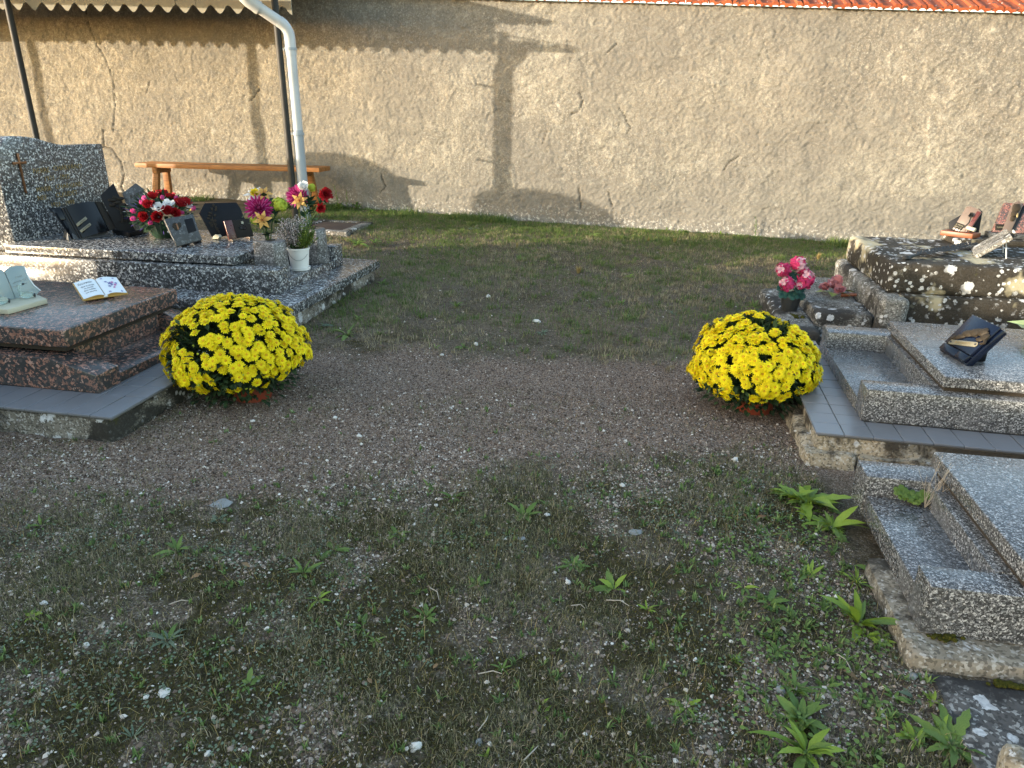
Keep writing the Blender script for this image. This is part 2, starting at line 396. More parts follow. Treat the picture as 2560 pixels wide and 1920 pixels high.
M['peach'] = cloth('peach_petals', (.72, .42, .13), 0.15, 0.25)
M['lime'] = cloth('lime_petals', (.45, .52, .06), 0.15, 0.25)
M['violet'] = cloth('violet_sprigs', (.07, .045, .22), 0.2, 0.2)
M['lily_yellow'] = cloth('lemon_petals', (.70, .55, .03), 0.1, 0.25)
M['dark_leaf'] = cloth('dark_fabric_leaf', (.012, .045, .018), 0.3, 0.15)
M['teal_leaf'] = cloth('blue_green_leaf', (.015, .06, .048), 0.25, 0.15)
M['stem'] = cloth('green_stem', (.03, .06, .015), 0.2, 0.0)
M['rose_china'] = plain('glazed_pink_ceramic', (.42, .16, .17), 0.3, 0.25, 40, 0.05)
M['leaf_china'] = plain('glazed_green_ceramic', (.22, .26, .06), 0.35, 0.35, 40, 0.1)
M['lettuce'] = plain('pale_green_ceramic', (.25, .31, .15), 0.4, 0.4, 26, 0.1)
def leafmat(name, a, b, trans=0.3):
    g = G(name)
    c = g.mix(g.orand(), a, b)
    c = g.mix(g.ramp(g.noise(60, 3), [(0.35, 0), (0.7, 0.45)]), c, tuple(x * 0.55 for x in a))
    return g.done(c, 0.5, g.bump(g.noise(90, 3), 0.25, 0.002), spec=0.35, trans=trans)
M['weed_a'] = leafmat('fresh_green_leaf', (.17, .27, .03), (.30, .41, .055))
M['weed_b'] = leafmat('mid_green_leaf', (.10, .175, .035), (.18, .27, .06))
M['weed_c'] = leafmat('grey_green_leaf', (.11, .16, .10), (.17, .22, .14))
def chipmat(name, stops, rough=0.8, trans=0.0):
    g = G(name); return g.done(g.ramp(g.island(), stops), rough, spec=0.3, trans=trans)
M['gravel_chip'] = chipmat('brown_gravel', [(0, (.035, .020, .012)), (.3, (.10, .062, .040)), (.62, (.19, .122, .082)), (.88, (.28, .195, .14)), (.975, (.38, .29, .22)), (1, (.70, .62, .53))])
M['grit'] = chipmat('mixed_grit', [(0, (.03, .02, .013)), (.3, (.10, .066, .045)), (.55, (.20, .142, .105)), (.78, (.33, .255, .20)), (.93, (.52, .44, .36)), (1, (.80, .74, .65))])
M['grass'] = chipmat('short_grass', [(0, (.05, .055, .018)), (.3, (.10, .105, .042)), (.55, (.155, .145, .07)), (.8, (.24, .20, .115)), (1, (.42, .35, .23))], 0.7, 0.2)
M['grass_green'] = chipmat('green_grass', [(0, (.045, .08, .018)), (.5, (.085, .14, .03)), (.85, (.13, .18, .045)), (1, (.22, .21, .08))], 0.7, 0.2)
M['mossy'] = chipmat('moss_tips', [(0, (.028, .025, .007)), (.5, (.06, .053, .011)), (.9, (.11, .095, .016)), (1, (.18, .155, .03))], 0.9, 0.1)
M['straw'] = chipmat('straw_blades', [(0, (.24, .16, .05)), (1, (.42, .32, .13))], 0.8, 0.2)
M['twig'] = plain('dry_twig', (.36, .31, .25), 0.85, 0.2, 30, 0.1)
M['dry_leaf'] = leafmat('dry_brown_leaf', (.16, .085, .035), (.28, .17, .08), 0.15)
M['pebble'] = plain('pale_stone', (.58, .55, .50), 0.8, 0.2, 40, 0.4, 60)
M['pebble_grey'] = plain('grey_stone_chip', (.22, .225, .22), 0.8, 0.2, 40, 0.3, 60)
M['mum_leaf'] = chipmat('dark_chrysanthemum_leaves', [(0, (.008, .018, .007)), (.6, (.022, .045, .016)), (1, (.05, .085, .03))], 0.6, 0.15)
M['heath_white'] = chipmat('pale_heather_bells', [(0, (.22, .17, .17)), (.4, (.42, .36, .36)), (1, (.66, .62, .60))], 0.8, 0.15)
M['heath_green'] = chipmat('heather_greenery', [(0, (.05, .09, .012)), (.6, (.11, .17, .02)), (1, (.20, .25, .04))], 0.7, 0.15)

# ------------------------------------------------------------------ ground
def slope(x, y): return -0.03 * np.clip(x, -12, 6) * smooth(4.6, 7.6, np.asarray(y, float))
def gh(x, y):                                               # ground height
    x, y = np.asarray(x, float), np.asarray(y, float)
    return slope(x, y) + (fbm(x, y, 1.3, 3, 1) - 0.5) * 0.03 + (fbm(x, y, 7, 4, 2) - 0.5) * 0.018 - 0.004
def gravel_mask(x, y):
    x, y = np.asarray(x, float), np.asarray(y, float)
    lo = np.minimum(2.30 + 0.36 * (x + 0.2), 2.44); up = 3.50 + 0.08 * x
    j = (fbm(x, y, 3.5, 4, 3) - 0.5) * 0.5
    return smooth(-0.22, 0.16, y - lo + j) * (1 - smooth(-0.14, 0.18, y - up + j))
def green_mask(x, y):                                       # where grass is thick
    x, y = np.asarray(x, float), np.asarray(y, float)
    g = smooth(3.4, 3.75, y) * (0.12 + 0.7 * smooth(0.46, 0.64, fbm(x, y, 2.6, 5, 4, .65))) * 0.75
    g = np.maximum(g, smooth(6.2, 7.5, y - 0.04 * x))
    g = np.maximum(g, smooth(0.45, 0.1, np.abs(x + 1.75)) * smooth(3.5, 3.9, y) * smooth(0.35, 0.5, fbm(x, y, 4, 3, 1)))
    return np.clip(g, 0, 1)
def moss_mask(x, y):
    k = smooth(2.4, 1.5, np.asarray(y, float) - .3 * np.asarray(x, float)) * .10
    return smooth(0.47, 0.62, k + fbm(x, y, 7.5, 5, 5, 0.72)) * np.clip(.3 + .7 * smooth(.42, .58, k + fbm(x, y, 1.6, 3, 2)), 0, 1) * (1 - gravel_mask(x, y)) * (1 - 0.6 * smooth(3.2, 4.2, np.asarray(y, float)))

def grow(a, b, far, k):                                     # ever wider steps out to the horizon
    out, d = [], b
    while abs(a) < far: a += d; d *= k; out.append(a)
    return out
gx = np.array(grow(-3.4, -0.03, 400, 1.22)[::-1] + list(np.arange(-3.4, 2.6, 0.018)) + grow(2.6, 0.03, 400, 1.22))
gy = np.array(grow(0.5, -0.03, 400, 1.22)[::-1] + list(np.arange(0.5, 4.2, 0.018)) + list(np.arange(4.2, 8.4, 0.03)) + grow(8.4, 0.05, 400, 1.3))
X, Y = np.meshgrid(gx, gy)
Z = gh(X, Y) + (fbm(X, Y, 30, 3, 6) - 0.5) * 0.014 * (1 - 0.55 * gravel_mask(X, Y)) * smooth(9.5, 8.5, Y) * smooth(0.2, 0.5, Y)
n, m = X.shape
idx = np.arange(n * m).reshape(n, m)
quad = np.stack([idx[:-1, :-1], idx[:-1, 1:], idx[1:, 1:], idx[1:, :-1]], -1).reshape(-1, 4)
g = G('cemetery_ground')
gv, gg, gm = g.attr('gravel'), g.attr('green'), g.attr('moss')
fine = g.noise(38, 6, 0.75); mid = g.noise(5, 5, 0.65)
cell = g.xyz(g.vor(240, g.warp(0.003, 160)))
soilc = g.mix(g.ramp(mid, [(0.3, 0), (0.7, 1)]), (.034, .025, .016), (.09, .068, .046))
soilc = g.mix(g.ramp(fine, [(0.38, 0), (0.66, 0.8)]), soilc, (.17, .135, .095))
soilc = g.mix(g.ramp(cell[0], [(0.78, 0), (0.86, 0.5)]), soilc, (.28, .25, .215))
soilc = g.mix(g.ramp(cell[1], [(0.0, 0.8), (0.16, 0.7), (0.24, 0)]), soilc, (.035, .03, .022))
gravc = g.mix(g.ramp(mid, [(0.3, 0), (0.7, 1)]), (.12, .076, .05), (.19, .128, .09))
gravc = g.mix(g.ramp(cell[0], [(0, 0), (0.5, 0.2), (0.85, 0.75), (1, 1)]), gravc, (.36, .30, .26))
gravc = g.mix(g.ramp(cell[1], [(0.0, 0.85), (0.22, 0.7), (0.34, 0)]), gravc, (.05, .037, .03))
turf = g.mix(g.ramp(fine, [(0.38, 0), (0.58, 1)]), (.06, .048, .024), (.22, .185, .11))
turf = g.mix(g.ramp(g.noise(2.1, 5, 0.7), [(0.42, 0.8), (0.58, 0)]), turf, (.17, .12, .088))
mossc = g.mix(g.ramp(g.noise(70, 3), [(0.35, 0), (0.65, 1)]), (.014, .012, .003), (.055, .047, .010))
c = g.mix(gv, soilc, gravc)
c = g.mix(g.ma('MULTIPLY', gg, 0.75), c, turf)
c = g.mix(g.ma('MULTIPLY', gm, 0.7), c, mossc)
hh = g.ma('ADD', g.noise(110, 5, 0.75), g.ma('MULTIPLY', cell[2], 0.5))
M['ground'] = g.done(c, 0.95, g.bump(hh, 0.8, 0.006), spec=0.15)
go = soup('ground', np.stack([X, Y, Z], -1).reshape(-1, 3), quad, M['ground'], smooth=True)
for nm, fn in (('gravel', gravel_mask), ('green', green_mask), ('moss', moss_mask)):
    a = go.data.attributes.new(nm, 'FLOAT', 'POINT'); a.data.foreach_set('value', fn(X, Y).astype(np.float32).ravel())
tag(go, kind='structure')

# ------------------------------------------------------------------ wall
WY = 8.15
def wtop(x): return 2.243 - 0.036 * x
wall = thing('cemetery_wall', 'long weathered roughcast wall with red tiles on top', 'wall', (0, WY, 0))
wx = np.concatenate([np.arange(-12, -8.2, 0.06), np.arange(-8.2, 4.2, 0.014), np.arange(4.2, 7.0, 0.06)])
wz = np.arange(-0.4, 2.68, 0.014)
XX, T = np.meshgrid(wx, np.linspace(0, 1, len(wz)))
ZZ = -0.4 + T * (wtop(XX) + 0.384)
def seg_d(px, pz, line):
    best = np.full(px.shape, 9.0)
    for (x0, z0), (x1, z1) in zip(line[:-1], line[1:]):
        dx, dz = x1 - x0, z1 - z0; t = np.clip(((px - x0) * dx + (pz - z0) * dz) / (dx * dx + dz * dz), 0, 1)
        best = np.minimum(best, np.hypot(px - x0 - t * dx, pz - z0 - t * dz))
    return best
cracks = [([(-6.59, 2.24), (-6.59, 2.08), (-6.53, 1.86), (-6.44, 1.74), (-6.39, 1.46), (-6.46, 1.07), (-6.52, .91)], .008),
          ([(-6.65, .93), (-6.67, .75), (-6.55, .69), (-6.48, .55), (-6.476, .42), (-6.54, .25), (-6.52, .15)], .013),
          ([(-6.66, .75), (-6.73, .70)], .012), ([(-4.52, 1.405), (-4.57, 1.35), (-4.635, 1.284)], .013),
          ([(-.82, 1.4), (-.77, 1.31), (-.81, 1.21), (-.9, 1.18)], .009), ([(-.78, .42), (-.75, .25), (-.76, .18)], .010),
          ([(.89, .79), (.8, .72), (.76, .64)], .010), ([(-.39, 1.25), (-.26, 1.06), (-.31, .99)], .007),
          ([(-.47, .39), (-.39, .21)], .009), ([(-1.15, 1.01), (-1.2, .88)], .008), ([(-3.1, .5), (-3.06, .36), (-3.12, .28)], .009),
          ([(-5.9, 1.5), (-5.98, 1.36)], .008), ([(-.46, 1.86), (-.55, 1.78)], .009),
          ([(-7.6, 1.9), (-7.66, 1.7), (-7.62, 1.55)], .008)]
jx, jz = XX + (fbm(XX, ZZ, 16, 3, 1) - 0.5) * 0.035, ZZ + (fbm(XX, ZZ, 16, 3, 2) - 0.5) * 0.035
crack = np.zeros(XX.shape)
for ln, wd in cracks: crack = np.maximum(crack, 1 - smooth(wd * 0.3, wd * .95, seg_d(jx, jz, ln)))
# short curling lips where the render has flaked
r1 = np.abs(fbm(XX, ZZ, 5.5, 4, 4, 0.6) - 0.5)
lip = (1 - smooth(0.004, 0.011, r1)) * smooth(0.54, 0.60, fbm(XX, ZZ, 3.1, 3, 6))
layer = smooth(0.495, 0.505, fbm(XX, ZZ, 5.5, 4, 4, 0.6)) * 0.007
d = (fbm(XX, ZZ, 0.9, 3, 1) - .5) * .05 + (fbm(XX, ZZ, 5, 3, 2) - .5) * .010 + (fbm(XX, ZZ, 13, 2, 3) - .5) * .003 + (fbm(XX, ZZ, 46, 2, 5) - .5) * .009 + (np.random.default_rng(4).random(XX.shape) - .5) * .008
foot = smooth(0.55, 0.1, ZZ - slope(XX, 8.1))
d = d + layer * .55 - crack * .014 - lip * .005 - foot * 0.012 + smooth(0.1, -0.2, ZZ) * 0.03
P = np.stack([XX, -d, ZZ], -1)
n, m = XX.shape; idx = np.arange(n * m).reshape(n, m)
quad = np.stack([idx[:-1, :-1], idx[:-1, 1:], idx[1:, 1:], idx[1:, :-1]], -1).reshape(-1, 4)
g = G('roughcast_render')
x_, y_, z_ = g.xyz(g.obj())
big, mid, fin = g.noise(0.8, 6, 0.65), g.noise(8, 7, 0.78, dist=0.2), g.noise(60, 4, 0.8)
c = g.mix(g.ramp(big, [(0.42, 0), (0.60, 1)]), (.175, .162, .142), (.285, .262, .218))
left = g.ramp(g.ma('MULTIPLY_ADD', x_, -0.28), [(0.55, 0), (1.0, 1)])
lf = g.n('ShaderNodeMapRange'); g.l(x_, lf.inputs[0]); lf.inputs[1].default_value = -1.5; lf.inputs[2].default_value = -4.5
c = g.mix(g.ma('MULTIPLY', lf.outputs[0], 0.75), c, g.mix(mid, (.205, .17, .122), (.275, .232, .168)))
c = g.mix(g.ramp(mid, [(0.40, 0.75), (0.54, 0)]), c, (.15, .137, .12))
c = g.mix(g.ramp(mid, [(0.54, 0), (0.68, 0.75)]), c, (.40, .375, .32))
c = g.mix(g.ramp(fin, [(0.34, 0.8), (0.48, 0)]), c, (.12, .105, .085))
c = g.mix(g.ramp(fin, [(0.53, 0), (0.68, 0.7)]), c, (.47, .44, .38))
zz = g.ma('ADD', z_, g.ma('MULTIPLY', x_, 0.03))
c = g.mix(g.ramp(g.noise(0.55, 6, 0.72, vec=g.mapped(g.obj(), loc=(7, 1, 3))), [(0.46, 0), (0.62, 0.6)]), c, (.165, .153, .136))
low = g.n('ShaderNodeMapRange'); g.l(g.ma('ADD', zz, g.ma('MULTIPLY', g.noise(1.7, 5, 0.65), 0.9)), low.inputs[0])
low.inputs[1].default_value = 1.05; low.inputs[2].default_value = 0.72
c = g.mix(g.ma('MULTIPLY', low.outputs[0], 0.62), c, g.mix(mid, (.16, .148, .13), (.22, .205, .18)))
sm = g.noise(34, 4, 0.6); ef = g.noise(3.0, 4, 0.65, vec=g.mapped(g.obj(), loc=(5, 3, 8)))
efh = g.n('ShaderNodeMapRange'); g.l(g.ma('ADD', zz, g.ma('MULTIPLY', ef, -0.5)), efh.inputs[0]); efh.inputs[1].default_value = -0.02; efh.inputs[2].default_value = -0.22
c = g.mix(g.ma('MULTIPLY', efh.outputs[0], g.ramp(sm, [(0.54, 0), (0.60, 0.8)])), c, (.50, .47, .42))
spot = g.ramp(g.noise(3.3, 6, 0.7, vec=g.mapped(g.obj(), loc=(1, 2, 9))), [(0.68, 0), (0.73, 0.6)])
c = g.mix(spot, c, (.50, .46, .40))
c = g.mix(g.attr('crack'), c, (.09, .078, .064))
hh = g.ma('ADD', g.noise(95, 5, 0.8), g.ma('MULTIPLY', g.noise(34, 4, 0.65), 0.8))
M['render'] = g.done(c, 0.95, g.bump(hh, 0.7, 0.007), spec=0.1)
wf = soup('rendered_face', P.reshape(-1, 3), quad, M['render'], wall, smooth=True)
a = wf.data.attributes.new('crack', 'FLOAT', 'POINT'); a.data.foreach_set('value', np.maximum(crack, lip * 0.25).astype(np.float32).ravel())
MB().hexa([(-12, .06, -.5), (7, .06, -.5), (7, .42, -.5), (-12, .42, -.5)],
          [(-12, .06, wtop(-12) - .02), (7, .06, wtop(7) - .02), (7, .42, wtop(7) - .02), (-12, .42, wtop(-12) - .02)]).build('wall_core', M['render'], wall)
g = G('red_roof_tile')
c = g.mix(g.orand(), (.24, .055, .022), (.32, .085, .032))
c = g.mix(g.ramp(g.noise(22, 4), [(0.35, 0.6), (0.55, 0)]), c, (.15, .04, .02))
c = g.mix(g.ramp(g.noise(18, 3, vec=g.mapped(g.pos(), loc=(3, 3, 3))), [(0.60, 0), (0.64, 0.9)]), c, (.035, .03, .028))
c = g.mix(g.ramp(g.noise(26, 2, vec=g.pos()), [(0.68, 0), (0.71, 0.9)]), c, (.55, .53, .48))
M['roof_tile'] = g.done(c, 0.8, g.bump(g.noise(60, 4), 0.4, 0.004), spec=0.2)
tw = 0.222
rt = MB()                                                    # an interlocking tile: flat pan with rolled sides and a dropped front lip
prof = [(0, .020), (.018, .034), (.042, .034), (.056, .016), (.110, .013), (.150, .016), (.165, .032), (.200, .034), (.216, .018)]
vs = []
for yy, up in ((-.0, 0), (.36, .125)):
    for x, z in prof: vs.append((x, yy, z + up))
for yy, up in ((-.0, -.018), (.36, .107)):
    for x, z in prof: vs.append((x, yy, z + up - (.016 if x < .06 or x > .14 else 0)))
k = len(prof); fs = []
for i in range(k - 1):
    fs += [(i, i + 1, k + i + 1, k + i), (2 * k + i, 3 * k + i, 3 * k + i + 1, 2 * k + i + 1), (i, 2 * k + i, 2 * k + i + 1, i + 1), (k + i, k + i + 1, 3 * k + i + 1, 3 * k + i)]
fs += [(0, k, 3 * k, 2 * k), (k - 1, 3 * k - 1, 4 * k - 1, 2 * k - 1)]
rt.add(vs, fs)
rtm = rt.mesh('roof_tile', M['roof_tile'], smooth=False)
for row in range(2):
    for i in range(54):
        x = -6.9 + i * tw
        if row and x < -2.2: continue
        link('roof_tile', rtm, wall, (x, -.075 + row * .30 + random.uniform(-.006, .006), wtop(x) - .010 + row * .112 + random.uniform(-.003, .003)),
             (random.uniform(-.01, .01), .036, random.uniform(-.012, .012)))

# ------------------------------------------------------------------ lean-to shelter
sh = thing('lean_to_shelter', 'lean-to shelter with wavy-edged fibre cement apron and dark steel posts against the wall', 'shelter', (-6, 7.15, .1))
SL = Vector((6, -7.15, -.1))
def eave(x): return 2.192 - 0.025 * (x + 6.6)
def wave(x): return 0.036 * math.cos(2 * PI * (x + 3.53 - .095) / 0.190)
for k, (xa, xb) in enumerate([(-9.95, -8.86), (-8.855, -7.83), (-7.825, -6.81), (-6.805, -5.788), (-5.782, -4.769), (-4.763, -4.546), (-4.540, -3.53)]):
    N = max(8, int((xb - xa) / .012)); bot = [(xa + (xb - xa) * i / N) for i in range(N + 1)]
    yo = 7.15 + (.004 if k % 2 else 0)
    b = MB(); vs = [(x, y, z) for x in bot for y, z in ((yo, eave(x) + wave(x) - .03), (yo + .008, eave(x) + wave(x) - .03), (yo, eave(x) + .30), (yo + .008, eave(x) + .30))]
    fs = []
    for i in range(N):
        p, q = 4 * i, 4 * i + 4
        fs += [(p, q, q + 2, p + 2), (p + 1, p + 3, q + 3, q + 1), (p, p + 1, q + 1, q), (p + 2, q + 2, q + 3, p + 3)]
    fs += [(0, 2, 3, 1), (4 * N, 4 * N + 1, 4 * N + 3, 4 * N + 2)]
    b.add(vs, fs).build('apron_sheet', M['fibre'], sh, SL)
for k in range(6):                                           # corrugated roof sheets above the apron
    xa = -9.95 + k * 1.072; N = 68; b = MB(); vs = []
    for i in range(N + 1):
        x = xa + 1.067 * i / N; z = 0.02 * math.cos(2 * PI * x / .178)
        for y in (6.78, 8.03):
            zb = eave(x) + .33 + (y - 6.78) * .10
            vs += [(x, y, zb + z), (x, y, zb + z + .007)]
    fs = []
    for i in range(N):
        p, q = 4 * i, 4 * i + 4
        fs += [(p, p + 2, q + 2, q), (p + 1, q + 1, q + 3, p + 3), (p, q, q + 1, p + 1), (p + 2, p + 3, q + 3, q + 2)]
    fs += [(0, 1, 3, 2), (4 * N, 4 * N + 2, 4 * N + 3, 4 * N + 1)]
    b.add(vs, fs).build('roof_sheet', M['fibre'], sh, SL)
MB().box(-9.9, -3.58, 7.17, 7.25, 2.20, 2.36).build('beam', M['steel'], sh, SL, bevel=.004)
for x, zb in ((-9.42, .28), (-6.585, .2), (-3.642, .1)):
    z0 = float(gh(x, 7.1)) - .05
    MB().tube([(x, 7.04, z0), (x, 7.04, 2.30)], .032, 14).build('post', M['steel'], sh, SL)
gut = MB(); N = 10                                            # half-round gutter in front of the roof edge
prof = [(math.cos(PI + PI * i / N), math.sin(PI + PI * i / N)) for i in range(N + 1)]
vs = [(x, 6.72 + .06 * c * s, 2.345 + .06 * sn * s - .02 * (x + 6.6) * 1.5) for x in (-9.95, -3.50) for s in (1.0, .92) for c, sn in prof]
q = N + 1; fs = []
for i in range(N): fs += [(i, i + 1, 2 * q + i + 1, 2 * q + i), (q + i, 3 * q + i, 3 * q + i + 1, q + i + 1), (i, q + i, q + i + 1, i + 1), (2 * q + i, 2 * q + i + 1, 3 * q + i + 1, 3 * q + i)]
fs += [(0, 2 * q, 3 * q, q), (N, q + N, 3 * q + N, 2 * q + N)]
gut.add(vs, fs).build('gutter', M['zinc'], sh, SL)
for x in (-9.5, -8.4, -7.3, -6.2, -5.1, -4.0, -3.56):
    z = 2.345 - .03 * (x + 6.6); MB().box(x - .012, x + .012, 6.66, 7.16, z + .004, z + .016).box(x - .012, x + .012, 6.655, 6.665, z - .03, z + .016).build('gutter_bracket', M['steel'], sh, SL)
px, py = -3.553, 7.092
pipe = MB().tube([(px + .002, py, .03), (px, py, .93), (px, py, 1.0)], .0525, 20).build('downpipe', M['zinc_old'], sh, SL)
MB().tube([(px, py, .95), (px, py, 1.79)], .052, 20).build('downpipe', M['zinc'], sh, SL)
E0 = Vector((px, py, 1.84)); D0 = (Vector((-3.88, 6.80, 2.24)) - Vector((px, py, 1.98))).normalized(); E1 = Vector((px, py, 1.93))
el = [Vector((px, py, 1.69)), Vector((px, py, 1.84))] + [E1.lerp(E1, 0) * 0 + (1 - t) ** 2 * Vector((px, py, 1.84)) + 2 * t * (1 - t) * E1 + t * t * (E1 + D0 * .10) for t in (.25, .5, .75, 1)]
MB().tube(el, [.057] * 6, 20).build('elbow', M['zinc'], sh, SL)
MB().tube([E1 + D0 * .09, E1 + D0 * .42], .052, 20).build('downpipe', M['zinc'], sh, SL)
P1 = E1 + D0 * .30
el2 = [P1, P1 + D0 * .10] + [(1 - t) ** 2 * (P1 + D0 * .10) + 2 * t * (1 - t) * (P1 + D0 * .17) + t * t * (P1 + D0 * .17 + Vector((0, -.01, .09))) for t in (.33, .66, 1)]
MB().tube(el2, .060, 20).build('elbow', M['zinc'], sh, SL)
MB().tube([el2[-1] - Vector((0, 0, .02)), Vector((el2[-1].x, 6.72, 2.25))], .05, 18).build('outlet', M['zinc'], sh, SL)
for z in (1.745, .965):
    b = MB().tube([(px, py, z - .012), (px, py, z + .012)], .063, 20).box(px - .085, px - .055, py + .01, py + .12, z - .010, z + .010)
    b.build('pipe_clip', M['zinc_old'], sh, SL)

# ------------------------------------------------------------------ bench
g = G('oiled_pine')
wv = g.noise(9, 4, 0.6, vec=g.mapped(g.obj(), (0.6, 7, 7)), dist=0.6)
c = g.ramp(wv, [(0.3, (.15, .055, .015)), (0.5, (.27, .11, .033)), (0.7, (.34, .155, .05))])
kn = g.vor(3.2, g.mapped(g.obj(), (1, 2.5, 2.5)), out='Distance'); c = g.mix(g.ramp(kn, [(0.05, 0.8), (0.09, 0)]), c, (.06, .02, .008))
M['pine'] = g.done(c, 0.55, g.bump(wv, 0.15, 0.003), spec=0.3)
M['pine_grey'] = plain('greyed_bench_top', (.24, .17, .095), 0.7, 0.25, 12, 0.2)
be = thing('wooden_bench', 'orange-brown plank bench on trestle legs under the shelter', 'bench', (-4.72, 7.72, .11), R(.4))
bz = .49
MB().box(-1.13, 1.13, -.145, .0, bz - .048, bz).build('seat_board', M['pine'], be, bevel=.004)
MB().box(-1.12, 1.13, .006, .15, bz - .048, bz + .001).build('seat_board', M['pine'], be, bevel=.004)
for sx in (-1, 1):
    x = sx * .90
    MB().box(x - .03, x + .03, -.13, .135, bz - .11, bz - .050).build('crosspiece', M['pine'], be, bevel=.003)
    for sy in (-1, 1):
        y0, y1 = sy * .085, sy * .135
        a0, a1 = sorted((y0 - sy * .0 - .025, y0 + .025)); c0, c1 = y1 - .025, y1 + .025
        MB().hexa([(x - .036 + sx * .05, c0, -.02), (x + .036 + sx * .05, c0, -.02), (x + .036 + sx * .05, c1, -.02), (x - .036 + sx * .05, c1, -.02)],
                  [(x - .036, a0, bz - .050), (x + .036, a0, bz - .050), (x + .036, a1, bz - .050), (x - .036, a1, bz - .050)]).build('leg', M['pine'], be, bevel=.003)

# ------------------------------------------------------------------ red granite tomb (left front)
def tiles(root, cells, z, mat, th=.009, loc=None):
    for x0, x1, y0, y1 in cells:
        j = random.uniform(-.0008, .0008)
        MB().box(x0 + .0011, x1 - .0011, y0 + .0011, y1 - .0011, z - th + j, z + j).build('tile', mat, root, loc, bevel=.0015, seg=1)
L = Vector((-3.1, 2.7, 0)); O = -L
rt_ = thing('red_granite_tomb', 'reddish brown polished granite tomb on grey tiles at the left edge', 'tomb', L)
rough_box('foundation', (-4.45, -1.935, 2.132, 3.34, -.25, .092), M['concrete'], rt_, .028, .010, .012, 2, .012, loc=O)
MB().box(-4.44, -1.94, 2.14, 3.33, .088, .103).build('mortar_bed', M['mortar'], rt_, O)
cells = []
for i in range(27):
    x1 = -1.92 - i * .0945
    cells.append((x1 - .0945, x1, 2.118, 2.32))
    cells.append((x1 - .0945, x1, 3.155, 3.345))
for j in range(8):
    y0 = 2.32 + j * .104
    for x0 in (-2.019 - .095, -2.019): cells.append((x0, x0 + (.095 if x0 < -2.02 else .099), y0, y0 + .104))
cells += [(-2.14, -2.114, 2.32, 3.152)]
tiles(rt_, cells, .112, M['tile'], loc=O)
def kerb_long(name, y0, y1, flip, mat, root, loc, x_in, xs, xe, zb, zt, zl, inner=.0):
    """long side kerb with its end shoulder sloping down towards the path"""
    poly = [(x_in, zb), (xe, zb), (xe, zl), (xs, zt), (x_in, zt)]
    return MB().prism(poly, y0, y1).build(name, mat, root, loc, bevel=.005)
MR = M['granite_red']
kerb_long('side_kerb', 2.318, 2.45, 0, MR, rt_, O, -4.2, -2.335, -2.131, .112, .248, .190)
kerb_long('side_kerb', 2.99, 3.122, 0, MR, rt_, O, -4.2, -2.335, -2.131, .112, .248, .190)
MB().prism([(-2.32, .112), (-2.137, .112), (-2.137, .152), (-2.165, .160), (-2.29, .178), (-2.32, .178)], 2.453, 2.987).build('end_kerb', MR, rt_, O, bevel=.004)
MB().box(-4.15, -2.322, 2.453, 2.987, .112, .262).build('plinth', MR, rt_, O, bevel=.004)
MB().box(-4.10, -2.30, 2.375, 3.065, .262, .284).build('joint', M['soil'], rt_, O)
MB().box(-4.10, -2.273, 2.350, 3.090, .285, .360).build('slab', MR, rt_, O, bevel=.006, seg=3)
MB().prism([(2.02, .0), (3.40, .0), (3.40, 1.02), (3.0, 1.10), (2.72, 1.13), (2.4, 1.10), (2.02, 1.02)], 0, .11, M=Matrix.Translation((-4.11, 0, 0)) @ Matrix.Rotation(R(90), 4, 'Z')).build('headstone', MR, rt_, O, bevel=.006)  # unseen headstone, made wider and taller to block stray sun

# ------------------------------------------------------------------ grey granite tomb with headstone (left back)
L = Vector((-3.1, 4.4, 0)); O = -L; MG = M['granite']
gt = thing('grey_granite_tomb', 'speckled grey granite tomb with curved gilt-lettered headstone on the left', 'tomb', L)
rough_box('foundation', (-4.6, -1.985, 3.68, 5.0, -.2, .089), M['concrete'], gt, .03, .010, .012, 5, .01, loc=O)
for xa, xb in ((-4.6, -3.42), (-3.417, -2.68), (-2.677, -1.955)):
    MB().box(xa, xb, 3.645, 5.032, .090, .150).build('base_slab', MG, gt, O, bevel=.004)
for y0, y1 in ((3.862, 3.985), (4.69, 4.812)):
    MB().box(-4.3, -2.150, y0, y1, .150, .298).build('side_kerb', MG, gt, O, bevel=.004)
MB().box(-2.40, -2.157, 3.987, 4.688, .150, .203).build('end_kerb', MG, gt, O, bevel=.004)
MB().box(-4.06, -2.50, 3.987, 4.688, .150, .305).build('plinth', MG, gt, O, bevel=.003)
MB().box(-4.08, -2.451, 3.912, 4.762, .3065, .360).build('slab', MG, gt, O, bevel=.005, seg=3)
prof = [(4.02, .298), (4.985, .298), (4.985, .936), (4.90, .938), (4.791, .939), (4.70, .938), (4.628, .941), (4.57, .948), (4.521, .958), (4.46, .973), (4.402, .989), (4.345, 1.001), (4.287, 1.009), (4.21, 1.014), (4.17, 1.011), (4.131, 1.001), (4.10, .981), (4.06, .925), (4.028, .86), (4.02, .80)]
MRZ = Matrix.Translation((-4.23, 0, 0)) @ Matrix.Rotation(R(90), 4, 'Z')
hs = MB().prism(prof, -.13, 0, M=MRZ).build('headstone', MG, gt, O, bevel=.006)
XF = -4.098                                                  # face of the headstone
